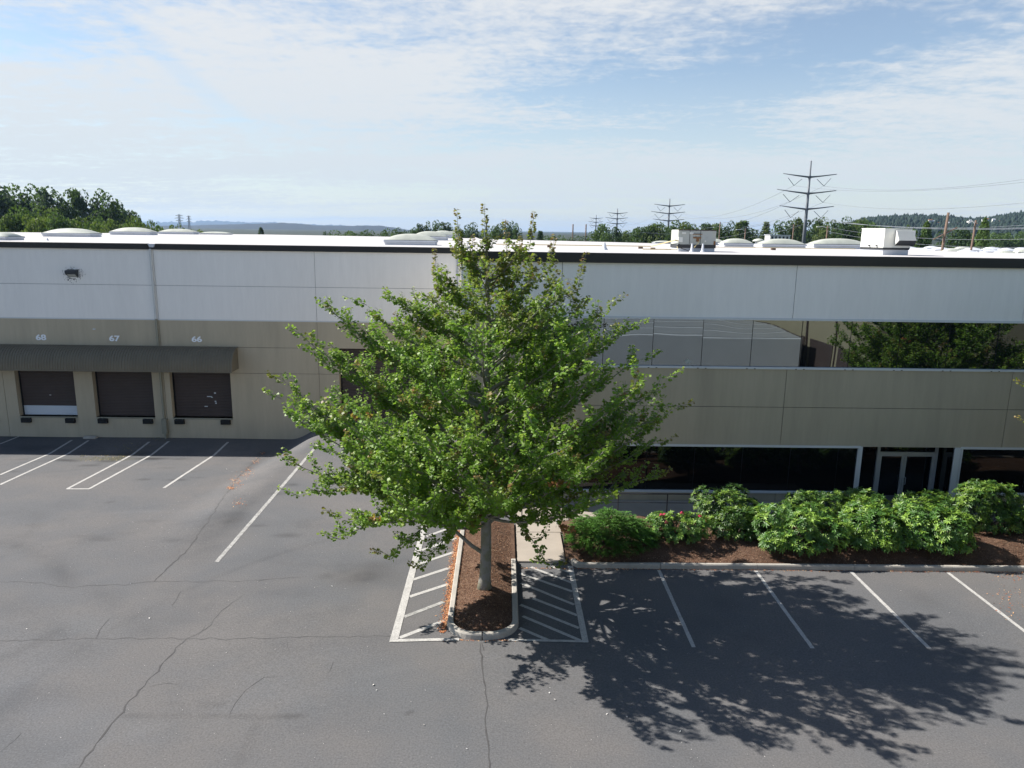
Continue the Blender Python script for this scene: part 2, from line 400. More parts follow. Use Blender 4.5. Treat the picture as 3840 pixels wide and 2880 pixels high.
# ------------------------------------------------------------------ ground sheets
def build_ground():
    xs = np.concatenate([np.arange(-75, -31, 1.0), np.arange(-31, 22, .13), np.arange(22, 76, 1.0)])
    ys = np.concatenate([np.arange(-60, 10, 1.0), np.arange(10, 38.2, .13)]); ys[-1] = 38.2
    XX, YY = np.meshgrid(xs, ys); ZZ = terrain(XX, YY)
    nx, ny = len(xs), len(ys); V = np.stack([XX, YY, ZZ], -1).reshape(-1, 3)
    i = np.arange(ny-1)[:, None]*nx+np.arange(nx-1)[None, :]; Fq = np.stack([i, i+1, i+nx+1, i+nx], -1).reshape(-1, 4)
    o = npmesh('parking_lot', V, Fq, 4, asphalt, smooth=True)
    S = stain_field(XX, YY).reshape(-1, 3); S4 = np.ones((len(S), 4), np.float32); S4[:, :3] = S
    a = o.data.color_attributes.new('stain', 'FLOAT_COLOR', 'POINT'); a.data.foreach_set('color', S4.ravel())
    tag(o, kind='structure')
    g = MB(); R_ = 16000
    for (x0,x1,y0,y1) in ((-R_,-75,-R_,R_),(75,R_,-R_,R_),(-75,75,-R_,-60),(-75,75,38.2,R_)):
        g.quad((x0,y0,-1.25),(x1,y0,-1.25),(x1,y1,-1.25),(x0,y1,-1.25))
    tag(g.build('ground', fieldm), kind='structure')
    return o
lot = build_ground()

def strip(name, p, q, w, m, dz=.006, parent=lot, world=False, w2=None):
    """painted stripe that follows the asphalt"""
    a = np.array(p if world else G(*p)[:2], float)[:2]; b = np.array(q if world else G(*q)[:2], float)[:2]
    d = b-a; L_ = np.linalg.norm(d); d /= L_; n = np.array([-d[1], d[0]]); k = max(2, int(L_/.25)); mb = MB(); vs = []
    for i in range(k+1):
        c = a+d*L_*i/k; ww = w if w2 is None else w+(w2-w)*i/k
        for s in (-1, 1):
            r = c+n*s*(ww/2+rng.uniform(-.004, .004)); vs.append((r[0], r[1], float(terrain(r[0], r[1]))+dz))
    mb.add(vs, [(2*i, 2*i+2, 2*i+3, 2*i+1) for i in range(k)]); return mb.build(name, m, parent)
# parking bays by the kerb: spaced evenly, perpendicular to it
for X in (4.80, 7.75, 10.66, 13.62, 16.6): strip('bay_line', (X, 20.52), (X, 16.33), .105, paint, world=True)
for p, q in (((0,1781),(269,1651)), ((0,1818),(332,1652)), ((253,1833),(560,1657)), ((335,1833),(633,1655)), ((615,1830),(855,1658)), ((0,1636),(20,1631)), ((0,1665),(86,1631))):
    strip('bay_line', p, q, .12, paint)
strip('bay_line', (250,1834), (338,1834), .14, paint, dz=.010)
strip('bay_line', (812,2108), (1190,1670), .135, paint_faded)
HX0, HX1 = -2.62, 2.14
strip('hatch_border', (HX0, 16.50), (HX0, 35.9), .20, paint, world=True, dz=.010); strip('hatch_border', (HX1, 16.50), (HX1, 20.75), .16, paint, world=True, dz=.010)
strip('hatch_border', (HX0-.1, 16.53), (-1.0, 16.60), .12, paint, world=True, dz=.014); strip('hatch_border', (.22, 16.58), (HX1+.07, 16.53), .10, paint, world=True, dz=.014)
for p, q, fd in (((1499,2392),(1671,2326),0), ((1515,2314),(1664,2257),1), ((1536,2238),(1683,2190),0), ((1545,2175),(1695,2127),0), ((1563,2118),(1704,2070),0), ((1581,2064),(1719,2015),0), ((1599,2012),(1715,1970),0), ((1605,1964),(1715,1925),0),((1615,1920),(1715,1888),0)):
    strip('hatch_stripe', p, q, .125, paint_faded if fd else paint)
for k in range(14): strip('hatch_stripe', (HX0, 26.6+k*.66), (-1.55, 26.9+k*.66), .10, paint, world=True)
for p, q in (((1991,2127),(2147,2187)), ((1951,2151),(2147,2219)), ((1954,2187),(2153,2268)), ((1997,2244),(2165,2308)), ((1951,2268),(2171,2356)), ((1960,2311),(2175,2402)), ((1948,2356),(2063,2404)), ((2069,2124),(2140,2148))):
    strip('hatch_stripe', p, q, .105, paint)

def crack(pts, w, m=crackm, jag=.05):
    P = [G(*p)[:2] for p in pts]; line = [P[0]]
    for a, b in zip(P[:-1], P[1:]):
        L_ = np.linalg.norm(b-a); k = max(1, int(L_/.18)); d = (b-a)/L_; n = np.array([-d[1], d[0]])
        for i in range(1, k+1): line.append(a+(b-a)*i/k+(n*rng.normal(0, jag*.55) if i < k else 0))
    vs = []; K = len(line)
    for i, c in enumerate(line):
        d = line[min(i+1, K-1)]-line[max(i-1, 0)]; d /= np.linalg.norm(d)+1e-9; n = np.array([-d[1], d[0]])
        ww = w*rng.uniform(.2, 1.3)*(.4 if i in (0, K-1) else 1)
        for s in (-1, 1):
            r = c+n*s*ww/2; vs.append((r[0], r[1], float(terrain(*r))+.004))
    mb = MB(); mb.add(vs, [(2*i, 2*i+2, 2*i+3, 2*i+1) for i in range(K-1)]); mb.build('crack', m, lot)
crack([(290,2890),(360,2790),(440,2690),(520,2590),(600,2500),(700,2395)], .034)
crack([(0,2402),(400,2395),(700,2396),(1000,2394),(1200,2388),(1480,2386)], .020, crack2)
crack([(700,2395),(770,2360),(800,2325),(830,2290),(910,2232)], .016, crack2)
crack([(700,2392),(745,2380),(770,2345)], .012, crack2)
crack([(985,1698),(930,1755),(895,1787),(854,1844),(800,1925),(765,1974),(700,2064),(640,2120),(578,2182)], .040)
crack([(0,2180),(160,2185),(270,2205),(420,2192),(575,2182),(900,2180),(1130,2165)], .014, crack2, .06)
crack([(360,2395),(375,2360),(410,2320)], .018, crack2); crack([(655,2280),(670,2230),(680,2215)], .022, crack2, .08)
crack([(860,2680),(880,2640),(920,2590),(990,2540),(1080,2532)], .013, crack2); crack([(560,2575),(700,2560)], .009, crack2)
crack([(0,2820),(80,2750)], .012, crack2); crack([(1230,2540),(1250,2480)], .010, crack2)
crack([(1800,2410),(1806,2480),(1812,2540),(1825,2620),(1818,2700),(1835,2890)], .032)
crack([(1806,2410),(1815,2440)], .05); crack([(260,2215),(275,2200)], .02, crack2)
crack([(1310,2300),(1340,2292)], .02, crack2); crack([(970,2180),(1000,2172)], .03)
crack([(1070,2398),(1085,2440)], .01, crack2)

# ------------------------------------------------------------------ kerbs, island, beds, walk
KZ = .155
def kerb_sweep(path, w=.155, z=KZ, closed=False):
    """path = outer edge polyline (x,y); the kerb lies to the left of travel"""
    prof = [(0, -.02), (.012, z-.035), (.035, z), (w-.02, z), (w, z-.02), (w, -.02)]
    mb = MB(); vs = []; n = len(path)
    for i, p in enumerate(path):
        p = np.array(p, float); a = np.array(path[max(i-1, 0)], float); b = np.array(path[min(i+1, n-1)], float)
        d = (b-a)/np.linalg.norm(b-a); nn = np.array([-d[1], d[0]])
        z0 = float(terrain(p[0], p[1]))
        for (o, h) in prof: q = p+nn*o; vs.append((q[0], q[1], h+z0))
    k = len(prof); fs = [(i*k+j, (i+1)*k+j, (i+1)*k+j+1, i*k+j+1) for i in range(n-1) for j in range(k-1)]
    fs += [tuple(range(k)), tuple((n-1)*k+j for j in range(k-1, -1, -1))]
    mb.add(vs, fs); return mb
IX0, IX1, IY0 = -1.36, .50, 16.58; RC = .78
def island_outline(inset=0.):
    x0, x1, y0 = IX0+inset, IX1-inset, IY0+inset; r = RC-inset; pts = []
    pts += [(x0, 24.6)] + [(x0, y) for y in np.arange(24, y0+r, -.6)]
    for a in np.linspace(math.pi, 1.5*math.pi, 10): pts.append((x0+r+r*math.cos(a), y0+r+r*math.sin(a)))
    for a in np.linspace(1.5*math.pi, 2*math.pi, 10): pts.append((x1-r+r*math.cos(a), y0+r+r*math.sin(a)))
    return pts, x1
pts, x1 = island_outline()
left_half = [p for p in pts if p[0] < (IX0+IX1)/2-.001]; right_half = [p for p in pts if p[0] > (IX0+IX1)/2+.001]
seam = ((IX0+IX1)/2, IY0)
k1 = kerb_sweep(left_half+[(seam[0]-.012, IY0)], w=.165).build('kerb', concrete, smooth=False); tag(k1, kind='structure')
k2 = kerb_sweep([(seam[0]+.012, IY0)]+right_half+[(IX1, y) for y in np.arange(17.6, 20.9, .5)]+[(IX1, 20.93)], w=.165).build('kerb', concrete); tag(k2, kind='structure')
# long kerb along the bed, in cast lengths
bx = [2.55, 4.87, 7.83, 10.8, 13.8, 16.8, 19.8, 22.8, 25.8, 28.8]
KY = 20.60
kk = kerb_sweep([(2.16, 20.95), (2.22, 20.78), (2.36, 20.65), (2.55, KY)]+[(2.55+(4.86-2.55)*t, KY) for t in (.5, 1)], w=.15, z=.15).build('kerb', concrete); tag(kk, kind='structure')
for a, b in zip(bx[1:-1], bx[2:]): tag(kerb_sweep([(a+.006, KY), ((a+b)/2, KY), (b-.006, KY)], w=.15, z=.15).build('kerb', concrete), kind='structure')

def bed(name, X0, X1, Y0, Y1, hfun, inside, step=.07, kind='structure'):
    xs = np.arange(X0, X1+step, step); ys = np.arange(Y0, Y1+step, step); XX, YY = np.meshgrid(xs, ys)
    ZZ = hfun(XX, YY)+rng.normal(0, .007, XX.shape); nx = len(xs)
    V = np.stack([XX, YY, ZZ], -1).reshape(-1, 3); i = (np.arange(len(ys)-1)[:, None]*nx+np.arange(nx-1)[None, :]).reshape(-1)
    c = inside(XX, YY).reshape(-1); keep = c[i] & c[i+1] & c[i+nx] & c[i+nx+1]; i = i[keep]
    o = npmesh(name, V, np.stack([i, i+1, i+nx+1, i+nx], -1), 4, mulch, smooth=True); tag(o, kind=kind); return o
def isl_h(X, Y): return .10+.16*np.exp(-((X+.43)/.55)**2)*sm((Y-16.7)/1.0)*np.clip(1.4-(Y-18.8)*.12, .5, 1.2)
def isl_in(X, Y):
    ins = (X > IX0+.15) & (X < IX1-.15) & (Y > IY0+.15)
    r = RC-.15
    for cx in (IX0+.15+r, IX1-.15-r):
        cy = IY0+.15+r; corner = (Y < cy) & ((X < cx) if cx < (IX0+IX1)/2 else (X > cx))
        ins &= ~(corner & (np.hypot(X-cx, Y-cy) > r))
    return ins
bed('mulch_bed', IX0, IX1+.1, IY0, 23.95, isl_h, lambda X, Y: isl_in(X, Y) | ((X > IX0+.15) & (X < IX1-.02) & (Y > 20.9)))
def bed_h(X, Y): return .10+.30*sm((Y-20.7)/1.6)+.05*np.sin(X*1.7)*np.sin(Y*2.1)-.35*sm((Y-23.2)/1.0)
bed('mulch_bed', 2.02, 29, 20.70, 24.6, bed_h, lambda X, Y: (Y > 20.74+.5*np.clip(2.45-X, 0, 1)) )
# mulch chips and dry leaves (nobody could count them)
def flakes(name, P, size, cols, mat_, label, cat, tilt=.5):
    n = len(P); a = rng.uniform(0, 2*math.pi, n); s = size*rng.uniform(.5, 1.4, n); asp = rng.uniform(.35, .8, n)
    d = np.stack([np.cos(a), np.sin(a), rng.normal(0, tilt*.5, n)], -1); d = unit(d); e = np.stack([-np.sin(a), np.cos(a), rng.normal(0, tilt*.5, n)], -1); e = unit(e)
    s = s[:, None]; asp = asp[:, None]; V = np.stack([P-d*s-e*s*asp, P+d*s-e*s*asp*.6, P+d*s*.9+e*s*asp, P-d*s*.8+e*s*asp*.8], 1).reshape(-1, 3)
    ci = rng.integers(0, len(cols), n); c = np.array(cols)[ci]*rng.uniform(.6, 1.3, (n, 1))
    o = npmesh(name, V, np.arange(n*4).reshape(-1, 4), 4, mat_, col=c); tag(o, label, cat, kind='stuff'); return o
chipcols = [(.12,.06,.037),(.08,.04,.027),(.18,.10,.06),(.30,.20,.13),(.14,.065,.035)]
P = np.stack([rng.uniform(IX0+.17, IX1-.17, 15000), rng.uniform(IY0+.17, 24, 15000)], -1); P = P[isl_in(P[:, 0], P[:, 1])]
P = np.column_stack([P, isl_h(P[:, 0], P[:, 1])+.010]); flakes('mulch_chips', P, .012, chipcols, chipm, 'brown bark chips strewn over the planted island around the maple', 'mulch')
P = np.stack([rng.uniform(2.4, 18, 30000), 20.8+rng.uniform(0, 1, 30000)**1.3*2.4], -1); P = np.column_stack([P, bed_h(P[:, 0], P[:, 1])+.012])
flakes('mulch_chips', P, .013, chipcols, chipm, 'brown bark chips covering the shrub bed behind the long kerb', 'mulch')
orange = [(.42,.15,.06),(.34,.11,.05),(.5,.26,.12),(.25,.09,.05),(.55,.35,.2)]
n = 2600; y = rng.uniform(16.9, 23.4, n); P = np.column_stack([IX0-.01-np.abs(rng.normal(0, .085, n)), y, np.full(n, .014)])
P2 = np.array([[seam[0]+(RC+.3)*1.05*math.cos(a)*.9, IY0+.02-abs(rng.normal(0, .03)), .012] for a in rng.uniform(math.pi, 2*math.pi, 200)])
flakes('fallen_leaves', np.vstack([P, P2]), .017, orange, litter, 'reddish leaf litter drifted along the left side of the island kerb', 'leaf litter')
n = 1300; x = rng.uniform(.6, 18, n); P = np.column_stack([x, KY-np.abs(rng.normal(0, .045, n)), np.full(n, .014)])
flakes('fallen_leaves', P, .014, orange+[(.1,.06,.04)], litter, 'thin line of brown litter at the foot of the long kerb', 'leaf litter')
L1 = np.array([G(*p) for p in ((965,1695),(1010,1760),(960,1790),(900,1815),(870,1830),(930,1800),(890,1870),(880,1850))])
L1 = np.array([G(x, y) for (x, y) in [(985+rng.normal(0,6), 1700+rng.normal(0,4)) for _ in range(30)]+[(960+rng.normal(0,10), 1730+rng.normal(0,6)) for _ in range(40)]+[(935+rng.normal(0,9), 1762+rng.normal(0,5)) for _ in range(40)]+[(885+rng.normal(0,14), 1806+rng.normal(0,9)) for _ in range(110)]+[(868+rng.normal(0,8), 1830+rng.normal(0,4)) for _ in range(80)]+[(895+rng.normal(0,12), 1885+rng.normal(0,8)) for _ in range(30)]+[(920+rng.normal(0,12), 1780+rng.normal(0,6)) for _ in range(60)]])
L1[:, 2] += .012; flakes('fallen_leaves', L1, .022, orange, litter, 'patches of orange leaves caught along the crease beside the sloping drive', 'leaf litter')
L1 = np.array([G(3780+rng.normal(0,35), 2250+rng.normal(0,30)) for _ in range(90)]+[G(3800+rng.normal(0,30), 2160+rng.normal(0,8)) for _ in range(60)]); L1[:, 2] += .012
flakes('fallen_leaves', L1, .018, orange, litter, 'orange leaves scattered on the asphalt at the right edge of the lot', 'leaf litter')
L1 = np.array([G(x, y) for (x, y) in [(rng.uniform(300,470), rng.uniform(1705,1730)) for _ in range(200)]+[(600+rng.normal(0,25), 1645+rng.normal(0,6)) for _ in range(120)]+[(480+rng.normal(0,40), 1680+rng.normal(0,12)) for _ in range(150)]]); L1[:, 2] += .012
flakes('fallen_leaves', L1, .025, [(.16,.15,.06),(.12,.12,.05),(.3,.24,.12)], litter, 'mossy debris on the asphalt below the downspout', 'leaf litter')
# stray scraps and pebbles
sc = [G(*p) for p in ((2112,2560),(3012,2258),(2060,2600),(1412,2590),(1090,2295),(2350,2690),(3300,2730),(2590,2845),(2550,2745),(850,1760),(490,2190),(3560,2300),(2275,2680),(1440,2680),(1600,2210),(100,2360),(1180,2205),(1245,2200),(3320,2700),(2080,2625),(1590,2720),(1750,2810),(1400,2570),(560,2320))]
P = np.array(sc)+[0, 0, .02]; flakes('litter_scraps', P, .019, [(.6,.6,.58),(.5,.48,.45)], litter, 'tiny pale scraps of paper dotted over the asphalt', 'litter')
n = 5000; P = np.column_stack([rng.uniform(-14, 14, n), rng.uniform(11, 34, n), np.zeros(n)]); P[:, 2] = terrain(P[:, 0], P[:, 1])+.006
P = P[~((P[:, 0] > IX0-.05) & (P[:, 0] < IX1+.05) & (P[:, 1] > IY0-.05))]; P = P[~((P[:, 1] > KY-.02) & (P[:, 0] > .4))]
flakes('grit', P, .007, [(.35,.34,.32),(.08,.08,.08),(.5,.48,.45)], litter, 'loose grit and pebbles lying all over the asphalt lot', 'grit')
# concrete walk
w = MB(); w.cbox(.52, 2.02, 20.97, 23.18, -.05, .055, .012); w.cbox(.52, 2.4, 23.21, 26.35, -.05, .055, .012); w.cbox(2.4, 12, 24.5, 26.35, -.05, .03, .012)
tag(w.build('walkway', walkc), kind='structure')
w = MB(); w.cbox(12.01, 22, 24.7, 28.0, -.5, -.36, .012); tag(w.build('entrance_pavement', walkc), kind='structure')

# ------------------------------------------------------------------ main warehouse
WH = empty('warehouse', (-10, YL, 0))
tag(WH, 'long white and olive tilt-up warehouse with black roof edge, dock doors and office windows', 'warehouse')
WHL = np.array(WH.location)
def pieces(mb):
    par = list(range(len(mb.v)))
    def find(i):
        while par[i] != i: par[i] = par[par[i]]; i = par[i]
        return i
    for f in mb.f:
        a = find(f[0])
        for j in f[1:]: par[find(j)] = a
    out = {}
    for f, m in zip(mb.f, mb.m): out.setdefault(find(f[0]), []).append((f, m))
    res = []
    for fl in out.values():
        q = MB(); idx = {}
        for f, m in fl:
            for j in f:
                if j not in idx: idx[j] = len(q.v); q.v.append(mb.v[j])
            q.f.append(tuple(idx[j] for j in f)); q.m.append(m)
        res.append(q)
    return res
SPLIT = {'door_track','mullion','entrance_side_glass','entrance_post','scuff_mark','panel_seam','rust_patch','control_panel','weep_hole','scupper'}
def bld(mb, name, mats, parent=WH, smooth=False):
    if name in SPLIT:
        ps = pieces(mb)
        if len(ps) > 1:
            for p_ in ps: o = bld1(p_, name, mats, parent, smooth)
            return o
    return bld1(mb, name, mats, parent, smooth)
def bld1(mb, name, mats, parent=WH, smooth=False):
    o = mb.build(name, mats, None, smooth)
    o.parent = parent
    # keep world placement: parent chain sums to pure translations
    off = Vector((0,0,0)); q = parent
    while q is not None: off += q.location; q = q.parent
    o.location = o.location-off
    return o
def wallgrid(mb, Y, xs, zs, jx, jz, holes, x0, x1, z0, z1, g=.011):
    X = sorted(set([x0, x1]+[v for v in list(xs)+list(jx) if x0 < v < x1]+[v for h in holes for v in h[:2] if x0 < v < x1]))
    Z = sorted(set([z0, z1]+[v for v in list(zs)+list(jz) if z0 < v < z1]+[v for h in holes for v in h[2:] if z0 < v < z1]))
    for a, b in zip(X[:-1], X[1:]):
        for c, d in zip(Z[:-1], Z[1:]):
            cx, cz = (a+b)/2, (c+d)/2
            if any(h[0] < cx < h[1] and h[2] < cz < h[3] for h in holes): continue
            A = a+(g if a in jx else 0); B = b-(g if b in jx else 0); Cc = c+(g if c in jz else 0); D = d-(g if d in jz else 0)
            mb.mi = 0; mb.quad((A,Y,Cc),(B,Y,Cc),(B,Y,D),(A,Y,D))
            e = Y+.03
            if a in jx: mb.quad((A,e,Cc),(A,Y,Cc),(A,Y,D),(A,e,D))
            if b in jx: mb.quad((B,Y,Cc),(B,e,Cc),(B,e,D),(B,Y,D))
            if c in jz: mb.quad((A,Y,Cc),(A,e,Cc),(B,e,Cc),(B,Y,Cc))
            if d in jz: mb.quad((A,Y,D),(B,Y,D),(B,e,D),(A,e,D))
            if any(v in jx for v in (a, b)) or any(v in jz for v in (c, d)):
                mb.mi = 1; mb.quad((a,e,c),(b,e,c),(b,e,d),(a,e,d))
    mb.mi = 0
def reveal(mb, Y, h, dep):
    x0, x1, z0, z1 = h
    mb.quad((x0,Y,z0),(x0,Y+dep,z0),(x0,Y+dep,z1),(x0,Y,z1)); mb.quad((x1,Y,z0),(x1,Y,z1),(x1,Y+dep,z1),(x1,Y+dep,z0))
    mb.quad((x0,Y,z1),(x0,Y+dep,z1),(x1,Y+dep,z1),(x1,Y,z1)); mb.quad((x0,Y,z0),(x1,Y,z0),(x1,Y+dep,z0),(x0,Y+dep,z0))
def px_x(x, y, Y): return float(aty(x, y, Y)[0])
def px_z(x, y, Y): return float(aty(x, y, Y)[2])
# left (dock) wing
XB = -1.5                                 # where the office block steps forward
ZB, ZT = 5.24, 8.82
zj1, zj2, zj3 = 7.01, 3.84, 2.47
jxL = [px_x(573,937,YL)-8.4*k for k in range(0, 6)]+[px_x(1188,1200,YL)]
dd = []
for (a, b) in ((84,288),(371,578),(658,869)):
    dd.append((px_x(a-10,1560,YL), px_x(b+4,1560,YL), 0.02, 3.0))
pitch = dd[1][0]-dd[0][0]; w_ = dd[0][1]-dd[0][0]
dd.insert(0, (dd[0][0]-4.15, dd[0][0]-4.15+w_, .02, 3.0)); dd.insert(0, (dd[0][0]-4.15, dd[0][0]-4.15+w_, .02, 3.0))
drive = (px_x(1272,1400,YL), px_x(1272,1400,YL)+3.7, -.02, px_z(1300,1307,YL))
holesL = dd+[drive]
up = MB(); wallgrid(up, YL, [], [], jxL, [zj1], [], -62, XB, ZB, ZT); bld(up, 'wall', [white_wall, jointw])
lo = MB(); wallgrid(lo, YL, [], [], jxL, [zj2, zj3], holesL, -62, XB, -1.6, ZB)
for h in holesL: reveal(lo, YL, h, .34)
bld(lo, 'wall', [olive_wall, jointm])
t = MB(); t.box(-62, XB, YL-.012, YL+.02, ZB-.02, ZB+.045); bld(t, 'trim_strip', whitem)
# fascia in lengths with the scupper notch
nx0, nx1 = px_x(556,925,YL), px_x(584,925,YL)
f = MB(); f.cbox(-62, nx0, YL-.10, YL+.12, ZT, 9.115, .015); f.cbox(nx1, XB+.0, YL-.10, YL+.12, ZT, 9.115, .015); f.box(nx0, nx1, YL-.06, YL+.12, ZT, ZT+.12); bld(f, 'fascia', fascia)
f = MB(); f.add([(nx0,YL-.06,9.1),(nx1,YL-.06,9.1),(nx1-.08,YL-.075,8.93),(nx0+.08,YL-.075,8.93)], [(0,3,2,1)]); bld(f, 'scupper', curbm)
# downspouts
dx = px_x(592,1250,YL)
for (xc, zt, zb) in ((dx, 8.85, 3.4), (-2.3, 8.85, -.0)):
    d = MB(); d.cbox(xc-.055, xc+.055, YL-.12, YL-.014, ZB+.05, zt, .02); bld(d, 'downspout', pipew)
    d = MB(); d.cbox(xc-.055, xc+.055, YL-.12, YL-.014, zb, ZB+.05, .02); bld(d, 'downspout', pipem)
    for zz in (7.0, 4.3): d = MB(); d.box(xc-.08, xc+.08, YL-.13, YL-.012, zz, zz+.05); bld(d, 'downspout_strap', pipew if zz > 5 else pipem)
dx2 = px_x(612,1500,YL)
d = MB(); d.cbox(dx2-.055, dx2+.055, YL-.12, YL-.012, -.03, 2.9, .02); d.cbox(dx2-.11, dx2+.16, YL-.22, YL-.012, -.82, -.02, .02); d.box(dx2-.02, dx2+.08, YL-.16, YL-.06, -1.1, -.82); bld(d, 'downspout', pipem)
# dock doors
def rollup(h, name='dock_door', white_to=None):
    x0, x1, z0, z1 = h; mb = MB(); Y = YL+.33; n = int((z1-z0)/.085)
    for i in range(n):
        a = z0+(z1-z0)*i/n; b = z0+(z1-z0)*(i+1)/n; c = (a+b)/2; mb.mi = 1 if (white_to and b <= white_to) else 0
        mb.add([(x0,Y,a),(x1,Y,a),(x1,Y-.022,a+.02),(x0,Y-.022,a+.02),(x1,Y-.022,c+.02),(x0,Y-.022,c+.02),(x1,Y,b),(x0,Y,b)], [(0,1,2,3),(3,2,4,5),(5,4,6,7)])
    o = bld(mb, name, [doorm, doorw]); 
    g = MB(); 
    for xx in (x0+.03, x1-.09): g.box(xx, xx+.06, Y-.06, Y-.024, z0, z1)
    bld(g, 'door_track', rubber, o); return o
doors = []
for i, h in enumerate(dd):
    o = rollup(h, white_to=.57 if i == 2 else None); doors.append(o)
doors[2]['label'] = 'dock door 68 with a white strip of slats along its foot'; doors[3]['label'] = 'plain brown dock door below the number 67'; doors[4]['label'] = 'brown dock door 66 with pale scuff marks'
o = rollup(drive, 'drive_in_door'); o['label'] = 'tall brown roll-up door at the top of the drive, behind the maple'
# scuffs on door 66, latch on 68
s = MB(); yy = YL+.295
for (x, y, w, h) in ((806,1474,7,5),(785,1487,18,3),(808,1505,6,4),(810,1512,6,5),(773,1524,12,3),(795,1490,6,3)):
    a = aty(x, y, yy); s.box(a[0]-w/145, a[0]+w/145, yy, yy+.008, a[2]-h/145, a[2]+h/145)
bld(s, 'scuff_mark', doorw, doors[4])
s = MB(); a = aty(189,1481,yy); s.box(a[0]-.04, a[0]+.04, yy-.02, yy+.008, a[2]-.02, a[2]+.02); bld(s, 'latch', alum, doors[2])
for i, h in enumerate(dd):
    sl_ = MB(); sl_.box(h[0]+.0, h[1]-.0, YL-.03, YL+.34, -.05, .02); bld(sl_, 'dock_sill', pipem)
    for a in (h[0]+.12, h[1]-.62):
        b_ = MB(); b_.cbox(a, a+.50, YL-.17, YL-.002, -.30, -.05, .02); bld(b_, 'dock_bumper', rubber)
# awning: quarter barrel of fine ribs
ax1 = px_x(880,1340,YL-.5); ax0 = -45.; az1 = zj2+.02
prof = []; R1, R2 = 1.05, 1.02
for t in np.linspace(0, 1, 9):
    a = t*math.pi/2; prof.append((YL-.02-R1*math.sin(a)**.9*1.0, az1-R2*(1-math.cos(a))))
prof.append((YL-.02-R1, az1-R2-.12))
aw = MB(); xs = []; x = ax0; per = .14
while x < ax1: xs += [(x, 0), (x+per*.5, 0), (x+per*.62, .04), (x+per*.88, .04)]; x += per
xs.append((ax1, 0)); K = len(prof); vs = []
for (x, o_) in xs:
    for (y, z) in prof: vs.append((x, y-o_*.7, z+o_*.7))
aw.add(vs, [(i*K+j, (i+1)*K+j, (i+1)*K+j+1, i*K+j+1) for i in range(len(xs)-1) for j in range(K-1)])
cap = [(ax1+.002, y, z) for (y, z) in prof]+[(ax1+.002, YL-.02, prof[-1][1])]; aw.add(cap, [tuple(range(len(cap)))])
awo = bld(aw, 'awning', awnm); awo['label'] = 'dark ribbed barrel awning running over the dock doors'
e = MB(); e.tube([(ax1+.01, y, z) for (y, z) in prof], .03, 6); e.box(ax0, ax1, prof[-1][0]-.02, prof[-1][0]+.03, prof[-1][1]-.03, prof[-1][1]+.02); bld(e, 'awning_trim', awnm, awo)
# door numbers and the wall light
for (s, x, y) in (('68',154,1266),('67',429,1270),('66',738,1273)):
    a = aty(x, y, YL); o = textobj('door_number', s, .40, (a[0]-WHL[0], YL-.012-WHL[1], a[2]-WHL[2]), numw, WH, 1.35); o['label'] = 'white painted number '+s
a = aty(275,1024,YL); l = MB(); l.add([(a[0]-.27,YL,a[2]+.18),(a[0]+.27,YL,a[2]+.18),(a[0]+.27,YL-.28,a[2]+.14),(a[0]-.27,YL-.28,a[2]+.14),(a[0]-.25,YL,a[2]-.20),(a[0]+.25,YL,a[2]-.20),(a[0]+.27,YL-.30,a[2]+.0),(a[0]-.27,YL-.30,a[2]+.0)], [(0,3,2,1),(3,7,6,2),(7,4,5,6),(0,4,7,3),(1,2,6,5)])
wl = bld(l, 'wall_light', darkm)
l = MB(); l.quad((a[0]-.21,YL-.256,a[2]-.025),(a[0]+.21,YL-.256,a[2]-.025),(a[0]+.20,YL-.06,a[2]-.18),(a[0]-.20,YL-.06,a[2]-.18)); bld(l, 'lens', hvacg, wl)
n = 160; ang = rng.uniform(0, 2*math.pi, n); rr = .25+np.abs(rng.normal(0, .13, n)); P = np.column_stack([a[0]+rr*np.cos(ang)*1.2, np.full(n, YL-.004), a[2]-.06+rr*np.sin(ang)*.8])
s = MB()
for p in P: q = rng.uniform(.006, .018); s.quad((p[0]-q,p[1],p[2]-q),(p[0]+q,p[1],p[2]-q),(p[0]+q,p[1],p[2]+q),(p[0]-q,p[1],p[2]+q))
ds_ = bld(s, 'dirt_specks', darkm, wl); ds_['kind'] = 'stuff'
c = MB(); p_ = aty(354,1234,YL); c.box(p_[0]-.06, p_[0]+.06, YL-.06, YL, p_[2]-.03, p_[2]+.03); bld(c, 'wall_sensor', whitem)
c = MB(); p_ = aty(334,1629,YL-.3); c.cbox(p_[0]-.35, p_[0]+.35, YL-.35, YL-.05, -1.12, -.98, .06); o = c.build('stone_block', concrete); tag(o, 'small grey concrete block lying at the foot of the dock wall', 'block')

# office block
XE = 46.
z_wt, z_wb, z_j, z_lt, z_lb = px_z(2900,1196,YR), px_z(2900,1381,YR), px_z(2900,1527,YR), px_z(2900,1672,YR), px_z(2900,1846,YR)
ZTR, ZRR = px_z(2900,994,YR-.1), px_z(2900,957,YR-.1)
jxR = [px_x(2990,1000,YR)+8.4*k for k in (-1, 0, 1, 2, 3)]
jxR2 = [px_x(2938,1530,YR)+8.4*k for k in (-1, 0, 1, 2, 3)]
ex0, ex1 = px_x(3232,1700,YR), px_x(3577,1700,YR)        # entrance recess
wup = (.9, 44.5, z_wb, z_wt); wl1 = (-.2, ex0-.10, z_lb, z_lt); wl2 = (ex1+.26, 44.5, z_lb, z_lt)
a = MB(); wallgrid(a, YR, [], [], jxR, [], [], XB, XE, z_wt, ZTR); bld(a, 'wall', [white_wall, jointw])
a = MB(); ent = (ex0, ex1, -.4, z_lt)
wallgrid(a, YR, [], [], jxR2, [z_j], [wup, wl1, wl2, ent], XB, XE, -.9, z_wt)
